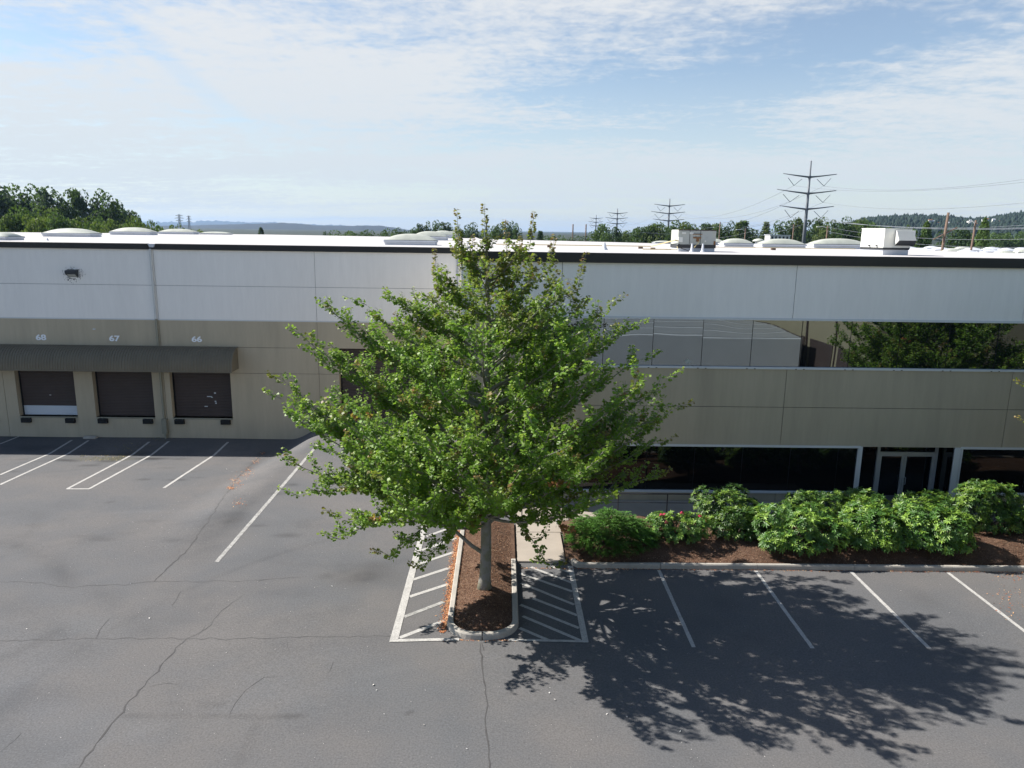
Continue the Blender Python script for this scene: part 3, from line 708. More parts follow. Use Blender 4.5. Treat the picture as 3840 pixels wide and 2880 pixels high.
reveal(a, YR, wup, .10); reveal(a, YR, wl1, .10); reveal(a, YR, wl2, .10)
a.quad((XB,YR,-.5),(XB,YR,z_wt),(XB,YL,z_wt),(XB,YL,-.5)); bld(a, 'wall', [olive_wall, jointm])
a = MB(); a.quad((XB,YR,z_wt),(XB,YR,ZTR),(XB,YL,ZTR),(XB,YL,z_wt)); bld(a, 'wall', white_wall)
f = MB(); f.cbox(XB-.10, XE, YR-.12, YR+.10, ZTR, ZRR, .015); f.cbox(XB-.10, XB+.10, YR+.10, YL-.12, ZTR, ZRR, .015); bld(f, 'fascia', fascia)
def window(x0, x1, z0, z1, Y, mulls, gl, fr=.055):
    fm = MB(); fm.box(x0-.02, x1+.02, Y-.035, Y+.06, z1-.05, z1+.03); fm.box(x0-.02, x1+.02, Y-.05, Y+.06, z0-.03, z0+.045)
    fm.box(x0, x0+fr, Y-.03, Y+.06, z0+.045, z1-.05); fm.box(x1-fr, x1, Y-.03, Y+.06, z0+.045, z1-.05)
    wo = bld(fm, 'window', whitem)
    ml = MB()
    for m_ in mulls[1:-1]: ml.box(m_-.008, m_+.008, Y+.038, Y+.06, z0+.045, z1-.05)
    if len(mulls) > 2: bld(ml, 'mullion', rubber, wo)
    for a, b in zip(mulls[:-1], mulls[1:]):
        p = MB(); t1, t2 = rng.normal(0, .003), rng.normal(0, .0035); n1 = 4
        p.quad((a,Y+.05,z0+.04),(b,Y+.05+t1,z0+.04),(b,Y+.05+t1+t2,z1-.04),(a,Y+.05+t2,z1-.04)); bld(p, 'window_pane', gl, wo)
    return wo
mu = [px_x(2263,1290,YR), px_x(2450,1290,YR), px_x(2631,1290,YR), px_x(2820,1290,YR)]
sp = (mu[3]-mu[0])/3; xs_ = [wup[0]+.03]+[mu[0]+sp*k for k in range(0, 23) if mu[0]+sp*k < 44.2]+[44.47]
w1 = window(*wup, YR, xs_, g_up); w1['label'] = 'upper ribbon window reflecting trailers, a wall and a tree'
xs_ = [wl1[0]+.03]+[v for v in [px_x(2605,1720,YR)+sp*k for k in range(-4, 8)] if wl1[0]+.3 < v < wl1[1]-.5]+[wl1[1]-.03]
w2 = window(*wl1, YR, xs_, g_lo); w2['label'] = 'dark ground-floor ribbon window left of the entrance'
xs_ = [wl2[0]+.03]+[wl2[0]+2.6+sp*k for k in range(0, 14)]+[wl2[1]-.03]
w3 = window(*wl2, YR, xs_, g_lo, .06); w3['label'] = 'dark ground-floor ribbon window right of the entrance'
# weep marks below the upper window
s = MB()
for k, xx in enumerate([mu[0]+sp*j for j in range(1, 12)]):
    for q in (-.16, .13): s.box(xx+q, xx+q+.06, YR-.056, YR-.05, z_wb-.028, z_wb-.005)
bld(s, 'weep_hole', darkm, w1)
s = MB(); r_ = aty(2578,1355,YR+.04)
s.add([(r_[0]-.12,YR+.036,r_[2]+.0),(r_[0]+.02,YR+.036,r_[2]-.11),(r_[0]+.13,YR+.036,r_[2]+.0),(r_[0]-.01,YR+.036,r_[2]+.1)], [(0,1,2,3)]); bld(s, 'window_sticker', hvacg, w1)
# entrance
YE = YR+.85
e = MB(); e.quad((ex0,YR,-.4),(ex0,YE,-.4),(ex0,YE,z_lt),(ex0,YR,z_lt)); e.quad((ex1,YR,-.4),(ex1,YR,z_lt),(ex1,YE,z_lt),(ex1,YE,-.4)); bld(e, 'entrance_side_glass', g_lo)
e = MB(); e.quad((ex0,YR,z_lt),(ex0,YE,z_lt),(ex1,YE,z_lt),(ex1,YR,z_lt)); bld(e, 'entrance_soffit', olive_wall)
e = MB(); e.box(ex0-.09, ex0, YR-.03, YR+.08, -.4, z_lt); e.box(ex0-.01, ex0+.06, YR+.1, YR+.16, -.4, z_lt); bld(e, 'entrance_post', whitem)
e = MB(); e.box(ex1, ex1+.24, YR-.03, YR+.08, -.4, z_lt); bld(e, 'entrance_post', whitem)
dl, dc, dr = px_x(3290,1760,YE), px_x(3384,1760,YE), px_x(3497,1760,YE)
zh = px_z(3400,1703,YE)
e = MB()
for (a, b) in ((dl-.10, dl), (dr, dr+.10)): e.box(a, b, YE-.06, YE+.06, -.4, z_lt)
e.box(dl, dr, YE-.06, YE+.06, zh, zh+.10)
e.box(ex0, dl-.10, YE-.05, YE+.05, -.4, -.3); e.box(dr+.10, ex1, YE-.05, YE+.05, -.4, -.3)
ent_o = bld(e, 'entrance', alum); ent_o['label'] = 'recessed aluminium entrance with double glass doors and street number above'
def leafdoor(a, b, hs):
    q = MB(); q.box(a, a+.09, YE-.04, YE+.03, -.38, zh); q.box(b-.09, b, YE-.04, YE+.03, -.38, zh); q.box(a+.09, b-.09, YE-.04, YE+.03, zh-.08, zh); q.box(a+.09, b-.09, YE-.04, YE+.03, -.38, -.22)
    d_ = bld(q, 'door', alum, ent_o)
    return d_, (a, b)
d1, _ = leafdoor(dl+.005, dc-.006, 1); d2, _ = leafdoor(dc+.006, dr-.005, -1)
for (a, b) in ((dl+.09, dc-.09), (dc+.09, dr-.09)):
    p = MB(); p.quad((a,YE,-.3),(b,YE,-.3),(b,YE,zh-.05),(a,YE,zh-.05)); bld(p, 'door_glass', g_door, ent_o)
for (a, b) in ((dl, dr), (ex0, dl-.1), (dr+.1, ex1)):
    p = MB(); z0_ = zh+.1 if a == dl else -.3; p.quad((a,YE+.01,z0_),(b,YE+.01,z0_),(b,YE+.01,z_lt),(a,YE+.01,z_lt)); bld(p, 'transom_glass', g_lo, ent_o)
hz_ = px_z(3400,1800,YE)
for s_ in (-1, 1):
    xx = dc+s_*.05; h = MB(); h.tube([(xx,YE-.04,hz_-.15),(xx+s_*.05,YE-.12,hz_-.14),(xx+s_*.05,YE-.12,hz_+.14),(xx,YE-.04,hz_+.15)], .014, 8); bld(h, 'door_handle', alum, ent_o)
a_ = aty(3405,1688,YE-.07); tt = textobj('street_number', '4401 D ST. NW', .115, (a_[0], YE-.07, a_[2]), numw, None, 1.35); tt.parent = ent_o
tt.location = Vector((a_[0], YE-.07, a_[2]))-Vector(WHL)
b_ = MB(); b_.box(ex0-.5, ex1+.5, YE+.6, YE+.7, -.4, z_lt+.3); bld(b_, 'lobby_wall', inner)

# roof
ZL_, ZR_ = 9.10, ZRR-.01
bl = [atz(-250,868,ZL_), atz(0,870.5,ZL_), atz(1000,879.5,ZL_), atz(1600,890,ZL_), atz(1780,894,ZL_)]
br = [atz(1800,896,ZR_), atz(2300,908,ZR_), atz(3020,929,ZR_), atz(3480,940,ZR_), atz(3840,951,ZR_), atz(4300,966,ZR_)]
xend = bl[-1][0]
r1 = MB(); left = [(-62,YL+.05,ZL_),(XB,YL+.05,ZL_)]; ptsL = [(-62,YL+.05),(XB,YL+.05)]+[(p[0],p[1]) for p in bl[::-1]]+[(-62,bl[0][1])]
r1.add([(x,y,ZL_) for (x,y) in ptsL], [tuple(range(len(ptsL)))]); r1.add([(x,y,ZL_) for (x,y) in ptsL[2:]]+[(x,y,-1) for (x,y) in ptsL[2:]], [(i, i+1, i+1+len(ptsL)-2, i+len(ptsL)-2) for i in range(len(ptsL)-3)])
ro = bld(r1, 'roof', roofm)
r2 = MB(); ptsR = [(XB,YR+.09),(XE,YR+.09),(XE,br[-1][1])]+[(p[0],p[1]) for p in br[::-1] if p[0] < XE]+[(bl[-1][0],bl[-1][1]),(XB,YL+.05)]
r2.add([(x,y,ZR_) for (x,y) in ptsR], [tuple(range(len(ptsR)))]); r2.add([(x,y,ZR_) for (x,y) in ptsR[1:-1]]+[(x,y,-1) for (x,y) in ptsR[1:-1]], [(i, i+1, i+1+len(ptsR)-2, i+len(ptsR)-2) for i in range(len(ptsR)-3)])
bld(r2, 'roof', roofm)


def skylight(px0, px1, pyb, pyt, zr, depth=None, dome_only=False):
    c = atz((px0+px1)/2, pyb, zr); Y0 = c[1]; a = aty(px0, pyb, Y0)[0]; b = aty(px1, pyb, Y0)[0]; H_ = aty((px0+px1)/2, pyt, Y0+ .4)[2]-zr
    dep = depth or 1.6; ch = H_*.42; dh = H_*.58
    q = MB(); q.cbox(a+.05, b-.05, Y0, Y0+dep, zr-.01, zr+ch*.62, .02); q.cbox(a+.0, b-.0, Y0-.05, Y0+dep+.05, zr+ch*.62, zr+ch, .02)
    so_ = bld(q, 'skylight', curbm)
    g = MB(); g.box(a+.02, b-.02, Y0-.03, Y0+dep+.03, zr+ch, zr+ch+.025); bld(g, 'gasket', darkm, so_)
    d = MB(); nu, nv = 18, 8; vs = []
    for j in range(nv+1):
        for i in range(nu+1):
            u_ = i/nu*2-1; v_ = j/nv*2-1; h = (1-abs(u_)**2.4)**.8*(1-abs(v_)**2.6)**.6; vs.append((a+.03+(b-a-.06)*i/nu, Y0+dep*j/nv, zr+ch+.025+dh*h))
    d.add(vs, [(j*(nu+1)+i, j*(nu+1)+i+1, (j+1)*(nu+1)+i+1, (j+1)*(nu+1)+i) for j in range(nv) for i in range(nu)]); bld(d, 'dome', domem, so_, True)
    return so_
for s in ((-60,25,901,872),(156,341,888,857),(410,565,881,853.5),(593,726,878.5,858.5),(745,855,879.5,869.5),(1438,1634,919,878),(1545,1677,901,868),(1612,1708,893,865.5),(1650,1723,888,868)): skylight(*s, ZL_)
for s in ((2455,2530,913,904),(2640,2722,919,896),(2712,2828,925,896),(2855,3025,931,897),(3048,3260,933,896)): skylight(*s, ZR_, depth=1.1)
# mushroom vent
c = atz(2843,925,ZR_); v = MB(); v.tube([c, c+[0,0,.30]], .20, 14); vo = bld(v, 'roof_vent', curbm, smooth=False)
v = MB(); v.tube([c+[0,0,.30], c+[0,0,.34], c+[0,0,.42], c+[0,0,.48]], [.34,.36,.26,.05], 16); bld(v, 'cap', domem, vo, True)
for (px, pyb, h, r) in ((2266,937,.30,.16),(178,902,.14,.10),(1755,915,.2,.1)):
    c = atz(px, pyb, ZR_ if px > 1800 else ZL_); v = MB(); v.tube([c, c+[0,0,h*.3], c+[0,0,h]], [r, r*.6, r*.25], 12); bld(v, 'pipe_flashing', curbm)

# ------------------------------------------------------------------ rooftop things
def hv1():
    Y0 = float(atz(2600,944,ZR_)[1]); x0 = px_x(2540,930,Y0); x1 = px_x(2684,930,Y0); z0 = ZR_; zc = px_z(2600,930,Y0); zb = px_z(2600,917,Y0); zt = px_z(2600,862,Y0)
    t = empty('rooftop_unit', ((x0+x1)/2, Y0+.6, ZR_)); tag(t, 'old grey rooftop air-conditioning unit with rust streaks and gauges, beside the yellow pipe', 'air conditioner')
    D = 1.0
    q = MB(); q.cbox(x0+.04, x1-.03, Y0+.04, Y0+D+.25, z0, zc, .015); bld(q, 'curb', curbm, t)
    q = MB(); q.cbox(x0, x1, Y0, Y0+D+.3, zc, zb, .01); bld(q, 'base_rail', darkm, t)
    q = MB(); q.cbox(x0+.01, x1-.01, Y0+.01, Y0+D+.3, zb, zt, .02); q.mi = 1
    xm = x0+(x1-x0)*.62
    b = bld(q, 'body', hvacg, t)
    q = MB(); W = x1-x0; H = zt-zb
    for fx in (.30, .58): q.box(x0+W*fx, x0+W*fx+.015, Y0-.004, Y0+.01, zb+.02, zt-.02)
    q.box(x0+.02, x1-.02, Y0-.01, Y0+.01, zt-.03, zt-.005); bld(q, 'panel_seam', darkm, b)
    q = MB()
    for fx in (.10, .30): q.box(x0+W*fx, x0+W*fx+.16, Y0-.01, Y0+.01, zb+H*.72, zb+H*.84)
    q.box(x0+W*.70, x0+W*.70+.05, Y0-.012, Y0+.01, zb+H*.2, zb+H*.3); q.box(x0+W*.01, x0+W*.12, Y0-.05, Y0+.008, zb+H*.15, zb+H*.5); bld(q, 'control_panel', hvacw, b)
    q = MB(); q.box(x0+W*.38, x0+W*.62, Y0-.03, Y0+.008, zb+H*.68, zb+H*.73); q.box(x0+W*.40, x0+W*.60, Y0-.025, Y0+.008, zb+H*.42, zb+H*.52); q.box(x0+W*.48, x0+W*.55, Y0-.02, Y0+.008, zb+H*.2, zb+H*.42); q.box(x1-.10, x1-.02, Y0-.006, Y0+.008, zb, zb+H*.25); q.box(x0, x1, Y0, Y0+.03, zt-.004, zt+.008); bld(q, 'rust_patch', rust, b)
    for fx in (.34, .62):
        q = MB(); c = np.array([x0+W*fx, Y0-.25, ZR_]); q.tube([c, c+[0,0,.08], c+[0,0,.33]], [.10,.06,.03], 12); bld(q, 'pipe_boot', curbm, t)
    q = MB(); q.tube([(x0+.05,Y0-.02,zb+.02),(x0+.14,Y0-.12,zc-.02),(x0+W*.25,Y0-.2,zc-.10),(x0+W*.34,Y0-.25,zc-.02)], .015, 6); bld(q, 'cable', rubber, t)
    q = MB(); q.tube([(x0+W*.34+.1,Y0-.2,zc+.02),(x0+W*.55,Y0-.1,zb+H*.25)], .014, 6); bld(q, 'conduit', gasm, t)
    return x0, Y0
hx, hy = hv1()
def hv2():
    Y0 = float(atz(3360,957,ZR_)[1]); x0 = px_x(3310,945,Y0); x1 = px_x(3415,945,Y0); zc = px_z(3360,937,Y0); zb = px_z(3360,929,Y0); zt = px_z(3360,859,Y0)
    # the unit's long axis runs away from the facade, so its sunlit end shows on the left
    t = empty('rooftop_unit', ((x0+x1)/2, Y0+1, ZR_)); tag(t, 'white rooftop ventilation unit with slanted intake hood on its right side', 'air conditioner')
    ang = 0
    xl = px_x(3228,935,Y0+.9)
    q = MB()
    A = [(x0,Y0),(x1,Y0),(x1+.05,Y0+1.5),(xl,Y0+1.0)]
    def prism(mb, P, z0, z1):
        n = len(P); mb.add([(x,y,z0) for x,y in P]+[(x,y,z1) for x,y in P], [tuple(range(n-1,-1,-1)), tuple(range(n,2*n))]+[(i,(i+1)%n,n+(i+1)%n,n+i) for i in range(n)])
    def off(P, d):
        c = np.mean(P, 0); return [tuple(np.array(p)+(np.array(p)-c)/np.linalg.norm(np.array(p)-c)*d) for p in P]
    # square plan turned so that two faces show
    e1 = np.array([x1-x0, .10]); e2 = np.array([xl-x0, .95]); A = [np.array([x0,Y0]), np.array([x0,Y0])+e1, np.array([x0,Y0])+e1+e2, np.array([x0,Y0])+e2]
    prism(q, off(A, -.04), ZR_, zc); bld(q, 'curb', curbm, t)
    q = MB(); prism(q, A, zc, zb); bld(q, 'base_rail', darkm, t)
    q = MB(); prism(q, off(A, .01), zb, zt); b = bld(q, 'body', hvacw, t)
    q = MB(); prism(q, off(A, .03), zt, zt+.025); bld(q, 'lid', hvacw, b)
    q = MB(); f_ = np.array([x0,Y0]); u = e1/np.linalg.norm(e1)
    for (s0, ) in ((.30,),(.62,)):
        p = f_+e2*s0; q.box(p[0]-.05, p[0]+.02, p[1]-.06, p[1]-.01, zb+.04, zb+.09)
    bld(q, 'latch', darkm, b)
    yf = Y0-.5; xa, xb, xc = px_x(3362,880,yf), px_x(3424,880,yf), px_x(3438,900,yf); zt2, zm = px_z(3400,865,yf), px_z(3400,902,yf); zb2 = px_z(3385,921,Y0)
    ba, bb = px_x(3357,900,Y0), px_x(3430,900,Y0)
    q = MB(); q.add([(xa,yf,zt2),(xb,yf,zt2),(xc,yf,zm),(xa+.13,yf,zm),(ba,Y0,zt2+.01),(bb,Y0,zt2+.01),(bb,Y0,zb2),(ba,Y0,zb2),(bb,Y0+.8,zt2+.01),(bb,Y0+.8,zb2)],
          [(0,3,2,1),(0,1,5,4),(0,4,7,3),(1,2,6,5),(5,6,9,8)]); h = bld(q, 'intake_hood', hvacw, t)
    q = MB(); q.quad((xa+.13,yf,zm-.004),(ba,Y0,zb2-.004),(bb,Y0,zb2-.004),(xc,yf,zm-.004)); bld(q, 'hood_underside', darkm, h)  # dark sheet drawn as the underside of the hood
hv2()
# yellow gas line on timber blocks
YG = float(atz(2400,932,ZR_)[1]); gx0, gx1 = px_x(1860,928,YG), px_x(3230,938,YG)
t = empty('gas_pipe', (gx0, YG, ZR_)); tag(t, 'thin tan gas pipe running along the white roof on small timber blocks', 'pipe')
q = MB(); q.tube([(gx0,YG,ZR_+.11),(hx-.15,YG,ZR_+.11)], .022, 6); q.tube([(hx+1.8,YG+.6,ZR_+.11),(gx1,YG+.6,ZR_+.11)], .018, 6); q.tube([(hx-.15,YG,ZR_+.11),(hx-.15,YG-.2,ZR_+.12),(hx-.12,hy-.05,ZR_+.45),(hx+.02,hy-.05,ZR_+.42)], .022, 6); q.tube([(hx-1.5,hy-.5,ZR_+.09),(hx-.1,hy-.5,ZR_+.09),(hx-.1,hy-.4,ZR_+.2)], .02, 6); bld(q, 'pipe', gasm, t)
for px, yg in ((2060,YG),(2402,YG-.3),(2448,YG-2.0),(2900,YG+.6)):
    c = px_x(px, 932, yg); q = MB(); q.cbox(c-.10, c+.10, yg-.08, yg+.08, ZR_, ZR_+.09, .01); bld(q, 'support_block', wood, t)

# railing by the walk
t = empty('handrail', (4.2, 24.45, .03)); tag(t, 'thin black metal handrail beside the shaded walkway below the window', 'handrail')
q = MB(); zt = .95; q.tube([(.7,24.55,zt),(7.6,24.55,zt)], .022, 8); q.tube([(.7,24.55,.62),(7.6,24.55,.62)], .012, 8) ; bld(q, 'rail', darkm, t)
for x in (.75, 2.4, 4.15, 5.9, 7.6): q = MB(); q.tube([(x,24.55,.03),(x,24.55,zt)], .02, 8); bld(q, 'post', darkm, t)
# short pale stake by the juniper
q = MB(); q.tube([(1.95,23.9,.05),(1.95,23.9,.62)], .03, 8); q.tube([(1.95,23.9,.62),(1.95,23.9,.66)], [.035,.01], 8); o = q.build('marker_post', hvacg); tag(o, 'short pale post standing at the far corner of the walk by the juniper', 'post')

# ------------------------------------------------------------------ leaves
def leaves(P, D, Nrm, size, width, cols, shape='maple'):
    """P base points, D pointing dir, Nrm approx normal -> verts, faces(4), colours"""
    D = unit(D); S = unit(np.cross(D, Nrm)); U = np.cross(S, D); s = size[:, None]; w = width[:, None]
    if shape == 'maple':
        a = P; tip = P+D*s-U*s*.22; l1 = P+D*s*.42-S*w*.55-U*s*.12; l2 = P+D*s*.72-S*w*.30-U*s*.14; r1_ = P+D*s*.42+S*w*.55-U*s*.12; r2_ = P+D*s*.72+S*w*.30-U*s*.14
        V = np.stack([a, l1, l2, tip, r2_, r1_], 1).reshape(-1, 3); n = len(P); b = np.arange(n)[:, None]*6
        Fq = np.concatenate([b+[0,3,2,1], b+[0,5,4,3]], 1).reshape(-1, 4)
    else:
        a = P; tip = P+D*s-U*s*.10; l1 = P+D*s*.35-S*w*.5+U*w*.12; l2 = P+D*s*.78-S*w*.38+U*w*.05; r1_ = P+D*s*.35+S*w*.5+U*w*.12; r2_ = P+D*s*.78+S*w*.38+U*w*.05
        V = np.stack([a, l1, l2, tip, r2_, r1_], 1).reshape(-1, 3); n = len(P); b = np.arange(n)[:, None]*6
        Fq = np.concatenate([b+[0,3,2,1], b+[0,5,4,3]], 1).reshape(-1, 4)
    return V, Fq, np.repeat(cols, 2, 0)

def bez(p0, p1, p2, n):
    t = np.linspace(0, 1, n)[:, None]; return (1-t)**2*p0+2*t*(1-t)*p1+t*t*p2

def maple(name, base, label, group, seed=3, mirror=False):
    r = np.random.default_rng(seed)
    B = np.array(base)
    root = empty(name, tuple(B)); tag(root, label, 'tree', group)
    # silhouette of the crown: (height above base, reach to left, reach to right)
    prof = np.array([(1.6,1.8,1.2),(2.3,3.2,2.8),(3,4.5,4.0),(3.8,4.9,4.4),(4.6,5.0,4.4),(5.4,5.0,4.4),(6.3,4.8,4.4),(7.0,3.8,3.9),(7.7,3.2,3.2),(8.4,2.3,2.6),(8.9,1.5,2.0),(9.4,.9,1.4),(10,.45,.8),(10.4,.25,.4)])
    def reach(z, phi):
        l = np.interp(z, prof[:, 0], prof[:, 1]); q = np.interp(z, prof[:, 0], prof[:, 2]); c = math.cos(phi)
        side = l*(1-c)/2+q*(1+c)/2; return side*(1-.02*abs(math.sin(phi)))
    trunk = []; H = 10.2
    for i, z in enumerate(np.linspace(0, H, 24)):
        t = z/H; trunk.append(np.array([.04*math.sin(z*1.1)+.05*t, -.35*t*t+.04*math.cos(z*.9), z]))
    trunk = np.array(trunk)
    def tp(z): return np.array([np.interp(z, trunk[:, 2], trunk[:, k]) for k in range(3)])
    rad = lambda z: .155*(1-z/H)**.8+.012+.06*math.exp(-z*7)
    tk = MB(); tk.tube(trunk, [rad(p[2]) for p in trunk], 14)
    limbs = MB(); twigs = []      # twig: (polyline, bronze)
    def grow(p0, d0, L_, rad0, lift, lvl, bronze=0., droop=0.):
        n = max(4, int(L_/.16)); P = [p0]; d = unit(d0); step = L_/n
        for i in range(n):
            d = unit(d+np.array([0, 0, lift*step*(1+1.5*i/n)])+r.normal(0, .06, 3)); P.append(P[-1]+d*step)
        P = np.array(P); limbs.tube(P, np.linspace(rad0, max(.004, rad0*.25), len(P)), 5 if lvl else 7, cap=False); return P
    targets = []
    k = 0
    for z in np.concatenate([np.linspace(2.9, 9.5, 66)]):
        phi = k*2.39996+r.normal(0, .25); k += 1; targets.append((z, phi, 1.0*r.uniform(.80, 1.06), 0))
    for z in np.linspace(3.0, 8.6, 14):
        phi = r.uniform(0, 2*math.pi); targets.append((z, phi, r.uniform(.4, .7), 0))
    # named leaders seen in the photograph: (dx, dz of tip, dy)
    leaders = [(-3.0,-.2,8.75),(-.62,-.3,10.15),(1.05,-.4,10.15),(1.6,.1,9.65),(2.3,-.3,9.25),(3.1,.1,8.75),(3.65,-.2,8.25),(-5.5,.1,6.1),(5.0,.2,6.3),(4.9,.3,4.5),(4.7,-.2,3.7),(-5.3,-.3,4.0),(-5.1,-.5,3.2),(-3.9,-1.0,2.2),(-3.6,.2,7.4),(-4.6,.0,6.85),(-1.7,.1,8.6),(-2.3,.2,8.2),(1.9,-.9,1.45),(-1.6,-1.0,1.45),(-2.6,-.8,1.7),(3.3,.6,7.4),(4.2,-.3,6.9),(-5.7,.3,5.6),(5.2,-.2,5.6),(-4.9,-.2,7.4),(-4.2,.4,8.0),(-5.0,.0,5.2),(4.6,.5,5.5),(-4.5,.6,7.0),(2.6,1.5,8.0),(-.2,-3.7,6.2),(1.4,-3.8,5.2),(-2.2,-3.5,4.8),(2.8,-3.2,4.2),(-3.4,-2.8,3.6),(.75,-.1,9.6),(-.35,.2,9.6),(-1.2,-.2,9.2),(.5,-.7,9.9),(2.0,-.8,8.7)]
    ends = []
    for (z, phi, fr, _) in targets:
        if z < 4.8 and math.sin(phi) < -.25 and (z < 4.2 or r.random() < .6): continue
        R = reach(z, phi)*fr; ends.append((np.array([R*math.cos(phi), R*math.sin(phi)-.0, z]), 0.))
    for (dx, dy, z) in leaders: ends.append((np.array([dx*(1 if z > 8.2 else .95), dy, z-(.75 if z > 8.2 else .2)]), 1.))
    ends.append((np.array([.0, -.38, 9.5]), 1.)) 
    # the stout low limbs that show below the crown
    for pl, rr in (([(0,0,1.15),(-.35,-.05,1.45),(-.95,-.12,2.05),(-1.55,-.2,2.75),(-2.5,-.3,3.25)], .062), ([(0,0,2.2),(-.5,-.1,2.45),(-1.2,-.2,2.9),(-2.0,-.4,3.4)], .045),
                   ([(0,0,2.0),(.45,.1,2.35),(1.1,.2,2.9),(1.9,.2,3.6)], .045), ([(0,-.02,3.2),(.6,-.3,3.9),(1.25,-.5,4.9),(1.7,-.6,5.9)], .045)):
        limbs.tube([np.array(p)+(tp(p[2])*[1,1,0] if i_ == 0 else 0) for i_, p in enumerate(pl)], np.linspace(rr, rr*.4, len(pl)), 9, cap=False)
    for (E_, lead) in ends:
        R = math.hypot(E_[0], E_[1]); zs = E_[2]-R*r.uniform(.45, .75)-.25
        zs = min(max(zs, 2.0+.7*r.random()), 9.3)
        if E_[2] < 1.9: zs = 2.1+r.uniform(0, .5)
        s0 = tp(zs); 
        if E_[2] < 3.2: c = s0*.45+E_*.55+np.array([0, 0, .55+.25*r.random()])
        else: c = s0*.5+E_*.5+np.array([0, 0, -.12*R])+r.normal(0, .15, 3)
        n = max(6, int(R/.25)); P = bez(s0, c, E_, n)+np.cumsum(r.normal(0, .018, (n, 3)), 0)*np.linspace(0, 1, n)[:, None]
        r0 = min(.048, .014+.009*R); limbs.tube(P, np.linspace(r0, .006, n), 7, cap=False)
        top = E_[2] > 8.3; bz = (.85 if E_[2] > 8.9 else .5 if E_[2] > 8.0 else 0.)+(0.12*lead)
        if lead:
            up_ = .95 if E_[2] > 8.2 else .55
            dv = unit(np.array([E_[0]*.10, E_[1]*.1, 1.]) if E_[2] > 8.2 else np.array([E_[0]/R*.9, E_[1]/R*.9, .45])) ; nn_ = 7
            Q = E_+np.outer(np.linspace(0, up_, nn_), dv)+np.cumsum(r.normal(0, .012, (nn_, 3)), 0); limbs.tube(Q, np.linspace(.008, .003, nn_), 4, cap=False)
            twigs.append((Q, .95 if E_[2] > 8.2 else (.75 if r.random() < .5 else .15), 1.9 if E_[2] > 8.2 else 1.2))
            if E_[2] > 8.0:
                for _ in range(4):
                    b0 = E_+np.array([0, 0, -r.uniform(.0, .8)]); dq = unit(r.normal(0, .35, 3)+np.array([0, 0, 1.])); Q2 = b0+np.outer(np.linspace(0, r.uniform(.3, .6), 5), dq); limbs.tube(Q2, [.004]*5, 3, cap=False); twigs.append((Q2, .8, 1.5))
        # secondary branches
        tang = np.gradient(P, axis=0); tang = unit(tang)
        twigs.append((P[int(n*.55):], bz, 1.0 if not lead else .9))
        ns = max(4, int(R*2.3)+2)
        for q in range(ns):
            t = .28+.70*(q+.5*r.random())/ns; i = min(n-2, int(t*(n-1))); p = P[i]; T = tang[i]
            sd = unit(np.cross(T, [0, 0, 1])+1e-6)*(1 if q % 2 else -1); 
            d = unit(T*.75+sd*r.uniform(.5, .95)+np.array([0, 0, r.uniform(-.10, .45)]))
            L2 = (.55+.75*(1-t)*R*.45+.35*r.random())*(1. if not top else .6)
            if lead: L2 *= .72
            S = grow(p, d, L2, .012, .30, 1); twigs.append((S[1:], bz*.7 if r.random() < .8 else .9, 1.))
            for m_ in range(int(L2/.27)):
                j = r.integers(1, len(S)-1); T2 = unit(S[j+1]-S[j-1]); sd2 = unit(np.cross(T2, r.normal(0, 1, 3)))
                d2 = unit(T2*.7+sd2*.7+np.array([0, 0, .2])); L3 = r.uniform(.18, .42)
                n3 = max(3, int(L3/.08)); Q = S[j]+np.outer(np.linspace(0, L3, n3), d2)+np.outer(np.linspace(0, 1, n3)**2, [0, 0, .06]); twigs.append((Q, bz*.5, 1.))
                limbs.tube(Q, [.005]*n3, 3, cap=False)
    # leaves on twigs: opposite pairs with petioles, making leafy "ropes"
    LP, LD, LN, LS, LC = [], [], [], [], []
    for (Q, bz, dens) in twigs:
        Q = np.asarray(Q)
        if len(Q) < 2: continue
        seg = np.linalg.norm(np.diff(Q, axis=0), axis=1); L_ = seg.sum(); n = int(L_/.0172*dens)
        if n < 1: continue
        s = np.sort(r.uniform(0, L_, n)); cs = np.concatenate([[0], np.cumsum(seg)])
        P = np.stack([np.interp(s, cs, Q[:, c_]) for c_ in range(3)], -1); T = unit(Q[-1]-Q[0])
        out = r.normal(0, 1, (n, 3)); out -= np.outer(out@T, T); out = unit(out); out[:, 2] = out[:, 2]*.7+.12
        tipf = s/L_
        d = unit(out+T*.45+np.array([0, 0, -.25])+r.normal(0, .2, (n, 3)))
        pet = r.uniform(.015, .065, n)*(1.1-.5*tipf); P = P+unit(out+T*.3)*pet[:, None]
        nn = unit(np.array([0, 0, 1.])*1.0+out*.55+r.normal(0, .38, (n, 3)))
        LP.append(P); LD.append(d); LN.append(nn); LS.append(r.uniform(.062, .112, n)*(1-.22*tipf))
        g = np.array([.160, .285, .036]); lime = np.array([.36, .42, .045]); brz = np.array([.21, .115, .045]); dk = np.array([.092, .180, .032])
        a = r.random(n)[:, None]; col = g*(1-a*.5)+dk*a*.5
        y = np.clip((tipf-.62)*2.2, 0, 1)[:, None]*r.uniform(.2, 1, (n, 1))*.75; col = col*(1-y)+lime*y
        if bz: bb = np.clip(bz*(.35+.9*tipf)*r.uniform(.5, 1.2, n), 0, 1)[:, None]; col = col*(1-bb)+brz*bb
        LC.append(col*r.uniform(.8, 1.25, (n, 1)))
